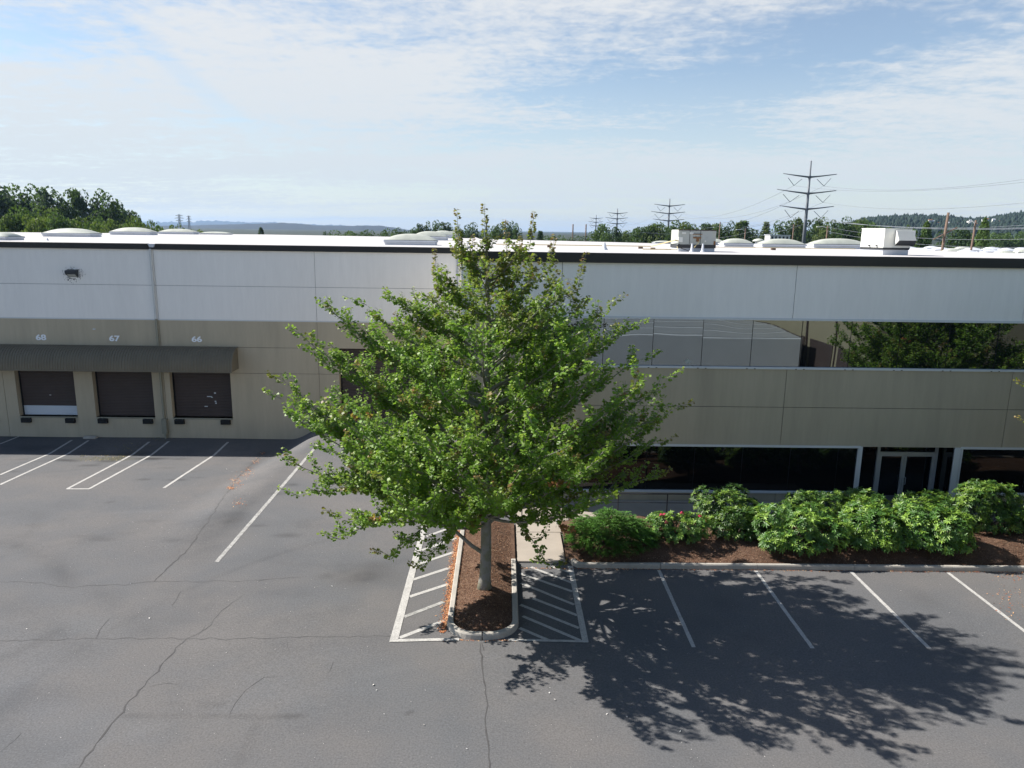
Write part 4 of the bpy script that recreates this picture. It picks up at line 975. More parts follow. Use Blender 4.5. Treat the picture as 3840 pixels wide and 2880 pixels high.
    # a few dying copper-brown sprays
    for (cx, cy, cz) in ((1.75,-2.9,4.3),(2.0,-2.4,3.0),(-2.6,-2.0,3.0),(-3.0,-1.2,5.4),(3.6,.2,5.6)):
        n = 55; c = np.array([cx, cy, cz])+np.outer(np.linspace(-.22, .22, n), unit(r.normal(0, 1, 3)*[1, .6, .3]))
        LP.append(c+r.normal(0, .04, (n, 3))); LD.append(unit(r.normal(0, .5, (n, 3))+[0, 0, -1])); LN.append(unit(r.normal(0, 1, (n, 3)))); LS.append(r.uniform(.06, .1, n)); LC.append(np.array([.30, .12, .05])*r.uniform(.6, 1.3, (n, 1)))
    LP, LD, LN, LS, LC = map(np.concatenate, (LP, LD, LN, LS, LC))
    V, Fq, cc = leaves(LP, LD, LN, LS, LS*1.05, LC)
    print('maple leaves', len(LP))
    for mb, nm, mt in ((tk, 'trunk', bark), (limbs, 'branches', bark)): mb.build(nm, mt, root, True)
    npmesh('crown', V, Fq, 4, leafm, root, cc)
    return root
tree = maple('maple_tree', (-.44, 18.76, .12), 'leafy green maple with bronze top shoots standing in the kerbed island', 'maples in the lot islands')
t2 = tree.copy(); C.objects.link(t2); t2.location = (20.55, 18.9, .1); t2.rotation_euler = (0, 0, 2.4); t2.scale = (1.06, 1.06, .97)
t2['label'] = 'second maple just outside the right edge, only a leaf tip of it in view'
for ch in tree.children: c = ch.copy(); C.objects.link(c); c.parent = t2

# ------------------------------------------------------------------ shrubs
def lumpy(r, n, rx, ry, rz, lumps):
    """points on a union of lumps, upper shell; returns points, outward normals"""
    P, Nn = [], []
    while len(P) < n:
        c = lumps[r.integers(len(lumps))]; v = unit(r.normal(0, 1, 3))
        if v[2] < -.35: continue
        q = np.array(c[:3])+v*c[3]*r.uniform(.80, 1.06)**.7*np.array([1, 1, .85]); k = np.array([q[0]*rx, q[1]*ry, q[2]*rz])
        if any(np.linalg.norm((q-np.array(d[:3])))/d[3] < .72 for d in lumps if d is not c): continue
        if k[2] < .02: continue
        P.append(k); Nn.append(v)
    return np.array(P), np.array(Nn)
def rhodo(name, x, y, z, rx, ry, h, label, group, seed, n=430, flowers=0, small=1., bright=1., stems=0):  # bright: leaf tone, lowered on shaded shrubs and raised on sunlit ones
    r = np.random.default_rng(seed); root = empty(name, (x, y, z)); tag(root, label, 'shrub', group)
    L_ = [(r.uniform(-.62, .62), r.uniform(-.55, .55), r.uniform(.42, .62), r.uniform(.34, .48)) for _ in range(9)]+[(0, 0, .5, .55), (-.45, 0, .35, .42), (.45, 0, .35, .42), (-.5, -.45, .24, .36), (0, -.55, .24, .38), (.5, -.45, .24, .36)]
    P, Nn = lumpy(r, n, rx, ry, h, L_)
    V_, D_, N_, S_, W_, C_ = [], [], [], [], [], []
    for p, v in zip(P, Nn):
        ax = unit(v+np.array([0, 0, .7])+r.normal(0, .25, 3)); a = unit(np.cross(ax, [.3, .9, .1])); b = np.cross(ax, a); k = 9
        th = np.arange(k)*2*math.pi/k+r.uniform(0, 6); el = r.uniform(-.15, .55, k)
        d = np.cos(th)[:, None]*a+np.sin(th)[:, None]*b+el[:, None]*ax; d = unit(d)
        V_.append(np.repeat(p[None], k, 0)+d*.01); D_.append(d); N_.append(np.repeat(ax[None], k, 0)+r.normal(0, .2, (k, 3))); s = r.uniform(.10, .155, k)*small; S_.append(s); W_.append(s*r.uniform(.28, .36, k))
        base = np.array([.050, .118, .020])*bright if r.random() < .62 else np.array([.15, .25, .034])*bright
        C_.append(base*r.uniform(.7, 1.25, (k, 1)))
    # inner foliage, in a darker green
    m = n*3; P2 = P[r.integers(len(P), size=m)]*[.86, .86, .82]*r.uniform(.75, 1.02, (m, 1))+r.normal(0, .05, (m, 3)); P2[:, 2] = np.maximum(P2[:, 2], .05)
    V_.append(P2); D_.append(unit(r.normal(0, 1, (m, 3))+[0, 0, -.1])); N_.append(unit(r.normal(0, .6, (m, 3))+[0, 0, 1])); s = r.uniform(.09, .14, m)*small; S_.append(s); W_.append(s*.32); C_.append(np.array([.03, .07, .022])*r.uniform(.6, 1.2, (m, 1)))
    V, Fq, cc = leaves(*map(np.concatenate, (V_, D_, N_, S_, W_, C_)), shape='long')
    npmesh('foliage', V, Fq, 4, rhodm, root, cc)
    st = MB()
    for i in range(26+stems):
        e = P[r.integers(len(P))]*.9; b0 = np.array([r.normal(0, .12*rx), r.normal(0, .12*ry), -.02]); mid = (b0+e)/2+np.array([0, 0, -.1*h])+r.normal(0, .05, 3); st.tube(bez(b0, mid, e, 6), np.linspace(.018, .006, 6), 5, cap=False)
    st.build('stems', barkd, root)
    if flowers:
        fl = MB()
        for i in range(flowers):
            j = r.integers(len(P)); 
            while Nn[j][2] < .1 or Nn[j][1] > .5: j = r.integers(len(P))
            c = P[j]+Nn[j]*.05
            for k in range(16):
                d = unit(r.normal(0, 1, 3)+Nn[j]*.8); e = unit(np.cross(d, r.normal(0, 1, 3))); g = np.cross(d, e); q = c+d*.035; fl.add([q-e*.028, q+d*.03-g*.02, q+e*.028, q+d*.03+g*.02], [(0,1,2,3)])
        fl.build('blossom', petal, root)
    return root
def shrub_px(x0, x1, ytop, Yc, name, label, seed, dy=.75, **k):
    zb = float(bed_h(np.array((x0+x1)/2), np.array(Yc)))-.02
    a = aty(x0, ytop+80, Yc)[0]; b = aty(x1, ytop+80, Yc)[0]; zt = aty((x0+x1)/2, ytop+(48 if Yc < 22.3 else 10), Yc)[2]
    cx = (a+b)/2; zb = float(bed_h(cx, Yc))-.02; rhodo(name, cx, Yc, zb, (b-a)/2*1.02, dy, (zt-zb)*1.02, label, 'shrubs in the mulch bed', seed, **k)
shrub_px(2425, 2660, 1872, 22.15, 'azalea', 'pale-leaved shrub with pink blossoms next to the juniper', 11, n=300, flowers=9, small=.8, bright=1.25, stems=60)
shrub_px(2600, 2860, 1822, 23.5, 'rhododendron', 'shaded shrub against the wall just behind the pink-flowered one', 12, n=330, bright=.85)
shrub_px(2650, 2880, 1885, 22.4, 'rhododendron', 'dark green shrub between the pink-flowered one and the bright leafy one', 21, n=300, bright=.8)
shrub_px(2820, 3170, 1850, 21.75, 'rhododendron', 'bright leafy shrub with its foot nearest the kerb, left of the entrance', 13, dy=1.1, n=720, bright=1.2)
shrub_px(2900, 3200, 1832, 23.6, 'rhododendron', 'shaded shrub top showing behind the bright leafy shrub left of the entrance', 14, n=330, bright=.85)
shrub_px(3150, 3410, 1846, 21.85, 'rhododendron', 'bright leafy shrub in front of the left half of the entrance doors', 15, dy=1.1, n=620, bright=1.15)
shrub_px(3365, 3640, 1844, 21.9, 'rhododendron', 'bright leafy shrub in front of the right half of the entrance doors', 16, dy=1.1, n=620, bright=1.15)
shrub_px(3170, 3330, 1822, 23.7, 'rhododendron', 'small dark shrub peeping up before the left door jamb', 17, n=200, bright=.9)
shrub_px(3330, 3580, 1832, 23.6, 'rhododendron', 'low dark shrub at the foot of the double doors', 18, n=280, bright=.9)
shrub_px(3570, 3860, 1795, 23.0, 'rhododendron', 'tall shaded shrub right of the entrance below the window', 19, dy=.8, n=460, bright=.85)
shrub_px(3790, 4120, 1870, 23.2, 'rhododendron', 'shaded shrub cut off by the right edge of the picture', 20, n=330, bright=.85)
def juniper():
    r = np.random.default_rng(5); x, y = 3.55, 21.95; z = float(bed_h(x, y))-.08; root = empty('juniper', (x, y, z)); tag(root, 'low spreading feathery juniper at the left end of the mulch bed', 'shrub', 'shrubs in the mulch bed')
    n = 2100; rx, ry, h = 1.34, 1.08, .72; PS, DS, NS, SS, WS, CS = [], [], [], [], [], []
    for i in range(n):
        u_ = r.uniform(-1, 1); v_ = r.uniform(-1, 1)
        if u_*u_+v_*v_ > 1: continue
        q = u_*u_+v_*v_; zz = h*(1-q**1.5*.62)*(1+.16*math.sin(u_*7+v_*3)+.12*math.sin(v_*11+u_*4))*r.choice([.45,.62,.78,.92,1.04])*r.uniform(.97,1.03)
        p = np.array([u_*rx, v_*ry, zz*(.55 if q > .85 else 1)]); outw = unit(np.array([u_*.8+r.normal(0, .3), v_*.8-.25+r.normal(0, .3), .35]))
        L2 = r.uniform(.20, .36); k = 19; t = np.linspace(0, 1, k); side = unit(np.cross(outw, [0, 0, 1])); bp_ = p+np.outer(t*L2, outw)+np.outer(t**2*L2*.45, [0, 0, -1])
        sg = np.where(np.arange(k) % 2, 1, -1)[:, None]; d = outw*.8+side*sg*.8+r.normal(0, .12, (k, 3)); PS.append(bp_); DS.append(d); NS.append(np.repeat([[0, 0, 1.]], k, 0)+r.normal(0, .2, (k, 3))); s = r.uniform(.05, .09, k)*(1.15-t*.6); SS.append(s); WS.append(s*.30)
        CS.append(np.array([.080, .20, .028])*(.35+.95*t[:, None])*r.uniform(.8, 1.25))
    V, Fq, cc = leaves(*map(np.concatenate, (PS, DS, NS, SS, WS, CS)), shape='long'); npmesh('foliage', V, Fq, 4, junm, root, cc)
    st = MB()
    for i in range(30): a = r.uniform(0, 6.28); e = np.array([math.cos(a)*rx*.8, math.sin(a)*ry*.8, h*r.uniform(.2, .7)]); st.tube(bez(np.zeros(3), e*[.5,.5,.2], e, 6), np.linspace(.02, .006, 6), 5, cap=False)
    st.build('stems', barkd, root)
juniper()

# ------------------------------------------------------------------ far trees
def far_tree_meshes(kind, seed, colr):
    r = np.random.default_rng(seed); P, S = [], []
    if kind == 'round':
        cl = [(r.uniform(-.3,.3), r.uniform(-.3,.3), r.uniform(.30,.86), r.uniform(.10,.20)) for _ in range(26)]
        for c in cl:
            w_ = 1-abs(c[2]-.55)*1.1
            for _ in range(95):
                v = unit(r.normal(0, 1, 3)); P.append((c[0]*w_*1.1+v[0]*c[3], c[1]*w_*1.1+v[1]*c[3], c[2]+v[2]*c[3]*.8)); S.append(.018)
    elif kind == 'cotton':
        cl = [(r.normal(0,.13), r.normal(0,.13), r.uniform(.22,.93), r.uniform(.07,.14)) for _ in range(30)]
        for c in cl:
            for _ in range(80):
                v = unit(r.normal(0, 1, 3)); P.append((c[0]*(1.6-c[2])+v[0]*c[3], c[1]*(1.6-c[2])+v[1]*c[3], c[2]+v[2]*c[3]*.9)); S.append(.016)
    elif kind == 'poplar':
        for _ in range(2300):
            z = r.uniform(.06, 1); w_ = .13*math.sin(min(z*1.25, 1)*math.pi*.5)*(1-z**3)**.5; a = r.uniform(0, 6.28); q = w_*r.uniform(.5, 1.1); P.append((q*math.cos(a), q*math.sin(a), z)); S.append(.014)
    elif kind == 'pine':
        for l in range(13):
            z = .3+.68*l/13; R_ = (.27*(1-z)+.05)
            for b_ in range(7):
                a = b_*.9+l*2.1+r.normal(0, .2); 
                for _ in range(24):
                    t = r.random()**.6; P.append((R_*t*math.cos(a)+r.normal(0,.014), R_*t*math.sin(a)+r.normal(0,.014), z-.02+.07*t+r.normal(0,.010))); S.append(.015)
    else:   # bush
        cl = [(r.uniform(-.42,.42), r.uniform(-.3,.3), r.uniform(.2,.72), r.uniform(.14,.26)) for _ in range(18)]
        for c in cl:
            for _ in range(110):
                v = unit(r.normal(0, 1, 3)); P.append((c[0]+v[0]*c[3], c[1]+v[1]*c[3], c[2]+v[2]*c[3])); S.append(.022)
    P = np.array(P); n = len(P); S = np.array(S)[:, None]*r.uniform(.9, 2.0, (n, 1)); a = unit(r.normal(0, 1, (n, 3))); b = unit(np.cross(a, r.normal(0, 1, (n, 3))))
    V = np.stack([P-a*S, P-b*S*.7, P+a*S, P+b*S*.7], 1).reshape(-1, 3); c = np.array(colr)*r.uniform(.65, 1.35, (n, 1))
    o = npmesh('crown', V, np.arange(4*n).reshape(-1, 4), 4, farleaf, col=c)
    t = MB(); t.tube([(0,0,0),(.004,0,.3),(0,.003,.6),(0,0,.85)], [.018,.014,.009,.003], 6)
    for i in range(7):
        z = r.uniform(.2, .6); a_ = r.uniform(0, 6.28); q = .2 if kind not in ('poplar',) else .06; t.tube([(0,0,z),(q*.5*math.cos(a_),q*.5*math.sin(a_),z+.08),(q*math.cos(a_),q*math.sin(a_),z+.2)], [.007,.005,.002], 4)
    to = t.build('trunk', barkd); return (o, to)
protos = {}
pal = {'dark': (.040,.070,.034), 'mid': (.070,.115,.038), 'lime': (.135,.175,.04), 'blue': (.055,.085,.055), 'olive': (.095,.125,.042)}
def far_tree(px, pyt, wpx, D, kind, tone, label, group, name='tree'):
    key = (kind, tone, random.randrange(2) if kind != 'pine' else 0)
    if key not in protos:
        protos[key] = [far_tree_meshes(kind, len(kind)+key[2]*31+len(protos), pal[tone]), False]
    (o, t), used = protos[key]
    p = aty(px, pyt, D); z0 = -1.25; h = p[2]-z0; wd = wpx/F*D
    base = {'round': .78, 'cotton': .60, 'poplar': .27, 'pine': .5, 'bush': 1.15}[kind]
    root = empty(name, (p[0], p[1], z0), random.uniform(0, 6.28)); tag(root, label, 'tree', group)
    sx = wd/base; root.scale = (sx, sx, h/(1.0 if kind != 'bush' else .92))
    if used: o = o.copy(); t = t.copy(); C.objects.link(o); C.objects.link(t)
    protos[key][1] = True
    o.parent = root; t.parent = root
    return root
random.seed(11)
ORD = ['first','second','third','fourth','fifth','sixth','seventh','eighth','ninth','tenth','eleventh','twelfth','thirteenth','fourteenth','fifteenth','sixteenth','seventeenth','eighteenth','nineteenth','twentieth','twenty-first','twenty-second','twenty-third','twenty-fourth','twenty-fifth','twenty-sixth','twenty-seventh','twenty-eighth','twenty-ninth','thirtieth']
A = [(-40,688,150),(28,692,130),(100,694,100),(172,699,105),(222,722,80),(262,706,75),(303,710,75),(362,712,85),(412,727,90),(448,742,80),(480,772,100)]
for i, (x, y, w_) in enumerate(A):
    far_tree(x, y, w_*1.12, 260+random.uniform(-12, 12), 'cotton' if i not in (9, 10) else 'round', 'dark' if i % 3 else 'blue', 'tall dark cottonwood above the roof, %s from the left in the left-hand grove' % ORD[i], 'tall dark trees in the left-hand grove')
A = [(-20,800,90),(28,790,90),(82,772,90),(128,792,80),(178,770,85),(228,792,80),(262,815,80),(300,806,80),(345,815,80),(392,822,80),(432,818,80),(470,824,80),(512,812,70),(540,820,60),(575,842,70),(612,846,70),(655,838,44),(690,852,60),(735,858,70),(775,866,60)]
for i, (x, y, w_) in enumerate(A):
    far_tree(x, y, w_*1.35, 195+random.uniform(-10, 10), 'bush' if i > 11 else 'round', ['lime','olive','mid'][i % 3], 'lower yellowish tree just above the white roof, %s from the left in the left-hand grove' % ORD[i], 'lower light green trees in the left-hand grove')
A = [(978,853,26,'poplar'),(1215,862,18,'round'),(1290,866,110,'bush'),(1345,868,90,'bush'),(1400,863,100,'bush'),(1455,860,70,'bush'),(1484,852,40,'round'),(1512,855,36,'round'),(1545,850,36,'round'),(1572,836,40,'cotton'),(1601,830,40,'cotton'),(1634,828,34,'cotton'),(1668,830,50,'cotton'),(1692,841,34,'round'),(1728,850,46,'round'),(1762,833,60,'round'),(1800,862,40,'bush'),(1852,840,44,'round'),(1884,828,60,'round'),(1915,830,44,'cotton'),(1938,840,34,'cotton'),(1989,857,34,'pine'),(2027,865,40,'pine'),(2080,884,90,'bush'),(2160,886,90,'bush'),(2225,888,70,'bush')]
for i, (x, y, w_, k) in enumerate(A):
    far_tree(x, y, w_*1.1, 330+random.uniform(-20, 20), k, ['blue','dark','mid'][i % 3], 'small far tree on the skyline left of the pylons, %s from the left' % ORD[i], 'far trees on the skyline left of the pylons')
A = [(2262,832,70,'round'),(2300,842,60,'round'),(2340,858,50,'round'),(2392,850,60,'round'),(2424,828,90,'round'),(2452,828,80,'round'),(2492,838,70,'round'),(2530,832,70,'cotton'),(2562,824,80,'round'),(2600,832,70,'round'),(2640,836,60,'cotton'),(2676,836,60,'cotton'),(2700,842,50,'cotton'),(2735,831,60,'cotton'),(2770,832,60,'pine'),(2790,826,80,'pine'),(2832,848,70,'round'),(2875,830,55,'pine'),(2930,831,60,'cotton'),(2962,832,55,'cotton'),(2990,814,60,'cotton'),(3012,822,50,'cotton'),(3056,820,75,'cotton'),(3092,812,60,'cotton'),(3130,822,70,'cotton'),(3172,813,80,'cotton'),(3215,812,80,'round'),(3250,818,80,'round'),(3290,828,70,'round'),(3325,845,60,'round')]
for i, (x, y, w_, k) in enumerate(A):
    far_tree(x, y, w_*1.12, 290+random.uniform(-20, 20), k, ['mid','dark','olive'][i % 3], '%s tree from the left in the tree line running behind the pylons and rooftop units' % ORD[i], 'trees in the line behind the pylons')
far_tree(3427,841,70,150,'cotton','mid','leafy tree showing just right of the white ventilation unit','trees beyond the right end of the roof')
far_tree(3478,831,52,150,'poplar','mid','upright tree between the white ventilation unit and the leaning utility pole','trees beyond the right end of the roof')
far_tree(3575,842,130,230,'round','dark','broad dark tree behind the leaning utility pole','trees beyond the right end of the roof')
far_tree(3695,820,60,110,'poplar','mid','narrow green poplar standing right of the second utility pole','trees beyond the right end of the roof')
for i, (x, y, w_) in enumerate([(3380,862,60),(3640,876,80),(3735,870,90),(3790,874,90),(3850,868,90)]):
    far_tree(x, y, w_, 420, 'bush', 'mid', 'low bushy tree at the foot of the wooded hill, %s from the left' % ORD[i], 'low trees at the foot of the hill')
tw = MB()

# ------------------------------------------------------------------ hills
def ridge(name, profile, D, depth, material, jit=0., base=-1.3):
    pts = [aty(x, y, D) for x, y in profile]; xs = np.linspace(pts[0][0], pts[-1][0], 140); zs = np.interp(xs, [p[0] for p in pts], [p[2] for p in pts])
    r = np.random.default_rng(2); zs = zs+r.normal(0, jit, len(xs)); rows = [(0, 0.), (.35, .45), (.7, .85), (1., 1.), (1.6, .8), (2.2, .0)]; vs = []
    for (t, h) in rows:
        for x, z in zip(xs, zs): vs.append((x*(1+ (t-1)*depth/D), D+(t-1)*depth, base+(z-base)*h+r.normal(0, jit*.5 if 0 < h < 1 else 0)))
    n = len(xs); m = MB(); m.add(vs, [(j*n+i, j*n+i+1, (j+1)*n+i+1, (j+1)*n+i) for j in range(len(rows)-1) for i in range(n-1)])
    o = m.build(name, material, smooth=True); tag(o, kind='structure'); return o
ridge('hills', [(300,872),(520,850),(640,846),(800,843),(900,840),(1000,838),(1060,835),(1110,838),(1180,845),(1260,846),(1350,846),(1430,846),(1500,857),(1600,872),(2100,884),(2260,882),(2420,872)], 5200, 900, bluehill, 1.0)
ridge('mountains', [(200,845),(520,828),(620,834),(700,832),(780,827),(860,830),(930,834),(980,832),(1080,838),(1300,846)], 13500, 1500, bluehill, 8.)
HD = 1900; hp = [(3060,900),(3190,852),(3260,832),(3330,826),(3420,824),(3500,824),(3600,832),(3640,836),(3700,832),(3760,822),(3840,812),(3960,800),(4200,790)]
ridge('hills', hp, HD, 700, hillm, 1.2)
# conifers covering the hill: a far-off wood
r = np.random.default_rng(9); hx_ = [aty(x, y, HD) for x, y in hp]; V = []; Fc = []; cc = []
for i in range(3600):
    t = r.random()**.6 if i > 500 else 1.0
    px = r.uniform(3120, 4100); p = aty(px, np.interp(px, [q[0] for q in hp], [q[1] for q in hp]), HD); hgt = p[2]+1.3
    ff = np.interp(t, [0, .35, .7, 1], [0, .45, .85, 1]); x = p[0]*(1+(t-1)*700/HD); y = HD+(t-1)*700; z = -1.3+hgt*ff-2
    if .52 < t < .9 and r.random() < .45: continue
    h = r.uniform(9, 17)*(1.25 if t > .95 and r.random() < .25 else 1); w_ = h*r.uniform(.2, .34)*(1 if r.random() < .6 else 1.5); b = len(V); K = 6; a0 = r.uniform(0, 6)
    for (zz, ww) in ((.05, .9), (.35, 1.), (.7, .55)):
        for k in range(K): V.append((x+w_*ww*math.cos(a0+k*1.047)*r.uniform(.7, 1.2), y+w_*ww*math.sin(a0+k*1.047), z+h*zz+r.normal(0, .5)))
    V.append((x, y, z+h))
    for j in range(2):
        for k in range(K): Fc.append((b+j*K+k, b+j*K+(k+1)%K, b+(j+1)*K+(k+1)%K)); Fc.append((b+j*K+k, b+(j+1)*K+(k+1)%K, b+(j+1)*K+k))
    for k in range(K): Fc.append((b+2*K+k, b+2*K+(k+1)%K, b+3*K))
    cc += [np.array([.020, .034, .024])*r.uniform(.6, 1.6)]*30
o = npmesh('hillside_forest', V, Fc, 3, farleaf, col=np.array(cc)); tag(o, 'dark wood of conifers covering the hill on the right', 'forest', kind='stuff')
HL = ['pale house high on the wooded hill, %s from the left', 'far hillside houses']
for i, (px, py, s) in enumerate([(3368,842,13),(3395,846,8),(3490,826,10),(3502,832,12),(3520,836,9),(3560,838,12),(3585,838,10),(3640,824,6),(3660,838,8),(3690,825,9),(3702,822,10),(3728,822,8),(3745,828,7),(3808,830,9)]):
    D = HD-330; p = aty(px, py+6, D); x, y, z = p; w_ = s*.75; h = s*.35
    t = empty('hillside_house', (x, y, z)); tag(t, HL[0] % ORD[i], 'house', HL[1])
    q = MB(); q.box(-w_/2, w_/2, 0, w_*.6, -6, h); q.build('wall', hvacw if i % 3 else domem, t)
    q = MB(); q.add([(-w_/2-.4,-.4,h),(w_/2+.4,-.4,h),(w_/2+.4,w_*.6+.4,h),(-w_/2-.4,w_*.6+.4,h),(-w_/2,w_*.3,h+s*.2),(w_/2,w_*.3,h+s*.2)], [(0,1,5,4),(2,3,4,5),(0,4,3),(1,2,5),(0,3,2,1)]); q.build('roof', curbm if i % 2 else rust, t)
    q = MB()
    for k in (-.3, 0, .3): q.box(k*w_-w_*.07, k*w_+w_*.07, -.05, -.01, h*.35, h*.75)
    q.build('window', darkm, t)

# ------------------------------------------------------------------ neighbouring low warehouse with many skylights
t = empty('far_warehouse', (60, 78, -1)); tag(t, 'second white flat-roofed warehouse far right, its roof crowded with small skylights', 'warehouse')
def rel(mb, name, m, par, sm_=False):
    o = mb.build(name, m, None, sm_); o.parent = par; off = Vector((0,0,0)); q = par
    while q is not None: off += q.location; q = q.parent
    o.location = -off; return o
q = MB(); X0, X1, Y0, Y1, Z1 = 32, 125, 62, 112, 8.3
q.box(X0, X1, Y0, Y1, -1.2, Z1-.02); rel(q, 'wall', white_wall, t)
q = MB(); q.quad((X0-.2,Y0-.2,Z1),(X1,Y0-.2,Z1),(X1,Y1,Z1),(X0-.2,Y1,Z1)); rel(q, 'roof', roofm, t)
r = np.random.default_rng(4)
for j in range(5):
    for i in range(13):
        x = X0+2.5+i*4.1+r.uniform(-.2,.2); y = Y0+4+j*9; q = MB(); vs = []
        for b in range(5):
            for a in range(9): u_ = a/8*2-1; v_ = b/4*2-1; vs.append((x+u_*1.0, y+v_*.8, Z1+.12+.30*(1-u_**2)**.7*(1-v_**2)**.5))
        q.add(vs, [(b*9+a, b*9+a+1, b*9+a+10, b*9+a+9) for b in range(4) for a in range(8)]); q.box(x-1.2, x+1.2, y-.85, y+.85, Z1, Z1+.125); rel(q, 'skylight', curbm if r.random() < .8 else domem, t)
# small pale building glimpsed through the trees
c = aty(2925,895,240); t = empty('far_shed', (c[0], c[1], -1.2)); tag(t, 'small white building glimpsed between the far trees left of the tall pylon', 'building')
q = MB(); q.box(-3.2, 3.2, 0, 5, 0, c[2]+1.2+1.0); q.build('wall', hvacw, t)
q = MB(); q.box(-3.4, 3.4, -.2, 5.2, c[2]+1.2+1.0, c[2]+1.2+1.2); q.build('roof', curbm, t)
q = MB(); 
for k in range(5): q.box(-2.8+k*1.2, -2.2+k*1.2, -.06, -.01, c[2]+1.2-.6, c[2]+1.2+.7)
q.build('window', darkm, t)

# ------------------------------------------------------------------ pylons, poles, wires
def pylon(px, pyt, pxb, D, armw, label, th=1.):
    top = aty(px, pyt, D); x, y = float(aty(pxb, 905, D)[0]), D; zt = top[2]; z0 = -1.25; x = float(top[0])
    t = empty('pylon', (x, y, z0)); tag(t, label, 'pylon', 'steel transmission pylons'); H = zt-z0; up_ = zt-CAMZ
    q = MB(); q.tube([(0,0,0),(0,0,H*.5),(0,0,H)], [.62*th,.45*th,.20*th], 12); q.build('pole', steel, t, True)
    k = armw/2; pts_ = []
    for (dz, wl_, wr_) in ((.160, .92, .92), (.322, 1.08, .96), (.478, .95, .93)):
        z = H-dz*(up_+ (0))*1.42*.96; 
        for s, ww in ((-1, wl_), (1, wr_)):
            q = MB(); L_ = k*ww; q.tube([(0,0,z),(s*L_*.5,0,z+L_*.055),(s*L_,0,z+L_*.12)], [.26*th,.18*th,.10*th], 8); q.build('crossarm', steel, t, True)
            a = (s*L_*.28,0,z-.10*k*.6); b = (s*L_*.80,0,z-.03*k); v = (s*L_*.56,0,z-.30*k*.95)
            q = MB(); q.tube([a, v], .075*th, 6); q.tube([v, b], .075*th, 6); q.build('insulator', steel, t); pts_.append((x+v[0], y, z0+v[2]))
        q = MB(); q.box(-.35*th, .35*th, -.35*th, .35*th, z-.35*th, z+.35*th); q.build('collar', steel, t)
    return pts_
PA = pylon(3042, 603, 3017, 215, 16.6, 'tallest steel pylon with three pairs of crossarms, right of centre')
PB = pylon(2512, 745, 2500, 372, 16.6, 'middle-sized steel pylon behind the grey rooftop unit', 1.15)
PC = pylon(2316, 782, 2308, 560, 16.6, 'small steel pylon left of the middle-sized one', 1.4)
PD = pylon(2236, 806, 2230, 860, 16.6, 'tiny far steel pylon, the one beside the lone poles', 1.6)
def span(a, b, sag, rad, mb):
    a = np.array(a); b = np.array(b); P = [a+(b-a)*t+np.array([0, 0, -sag*4*t*(1-t)]) for t in np.linspace(0, 1, 22)]; mb.tube(P, rad, 4, cap=False)
wirem = mat('aluminium_wire', (.20,.22,.25), .6)
for (A_, B_, lab) in ((PA, PB, 'faint conductor cables slung between the tallest and the middle-sized pylon'), (PB, PC, 'faint conductor cables slung between the middle-sized and small pylon')):
    t = empty('power_line', A_[0]); tag(t, lab, 'power line', 'high-voltage lines')
    for a, b in zip(A_, B_): q = MB(); span(a, b, 6, .035, q); rel(q, 'cable', wirem, t)
t = empty('power_line', PA[0]); tag(t, 'faint conductor cables leaving the tallest pylon towards the right edge', 'power line', 'high-voltage lines')
for a, (ex, ey) in zip([PA[1], PA[3], PA[5], PA[0]], ((4300,595),(4300,700),(4300,800),(4300,620))):
    b = aty(ex, ey, 110); q = MB(); span(a, b, 2.5, .030, q); rel(q, 'cable', wirem, t)
def utility_pole(px, pyt, pyb, D, label, lean=0., arm=True, lamp=False, r_=.16):
    a = aty(px, pyt, D); H = a[2]+1.25; t = empty('utility_pole', (a[0], D, -1.25)); tag(t, label, 'utility pole', 'utility poles')
    q = MB(); q.tube([(lean,0,0),(lean*.5,0,H*.5),(0,0,H)], [r_*1.3, r_*1.1, r_], 8); q.build('pole', wood, t, True)
    if arm: q = MB(); q.box(-1.2, 1.2, -.08, .08, H-.9, H-.75); q.build('crossarm', wood, t); q = MB(); [q.tube([(x,0,H-.75),(x,0,H-.5)], .06, 6) for x in (-1.1,-.4,.4,1.1)]; q.build('insulator', hvacg, t)
    if lamp: q = MB(); q.tube([(0,0,H-.4),(.8*lamp,0,H-.1),(1.3*lamp,0,H-.15)], .05, 6); q.box(min(1.3*lamp,1.9*lamp), max(1.3*lamp,1.9*lamp), -.15, .15, H-.25, H-.1); q.build('street_light', hvacw, t)
    return np.array([a[0], D, a[2]])
U1 = utility_pole(3557, 797, 945, 85, 'tall brown utility pole leaning slightly, right of the white ventilation unit', lean=-.55, arm=False, r_=.14)
U2 = utility_pole(3660, 826, 950, 85, 'brown utility pole between the leaning pole and the narrow poplar', lean=-.35, arm=False, lamp=-.5, r_=.11)
U3 = utility_pole(2701, 832, 900, 150, 'thin utility pole with lamp just right of the grey rooftop unit', lamp=1, arm=False, r_=.12)
U4 = utility_pole(2796, 858, 900, 150, 'short utility pole with lamp arm over the middle skylights', lamp=-1, arm=False, r_=.12)
U5 = utility_pole(2977, 842, 905, 150, 'utility pole with lamp half hidden beside the tallest pylon', lamp=-1, arm=False, r_=.12)
U6 = utility_pole(3104, 847, 905, 130, 'utility pole with lamp standing between tallest pylon and ventilation unit', lamp=-1, arm=False, r_=.12)
U7 = utility_pole(2149, 841, 895, 420, 'lone dark pole left of the tiny far pylon', arm=False, r_=.35)
U8 = utility_pole(2198, 841, 895, 420, 'lone dark pole nearest the tiny far pylon', arm=False, r_=.35)
q = MB(); a = aty(3500,898,85); b = aty(3590,853,85); q.tube([a, b], .07, 6); rel(q, 'brace', wood, bpy.data.objects['utility_pole'])
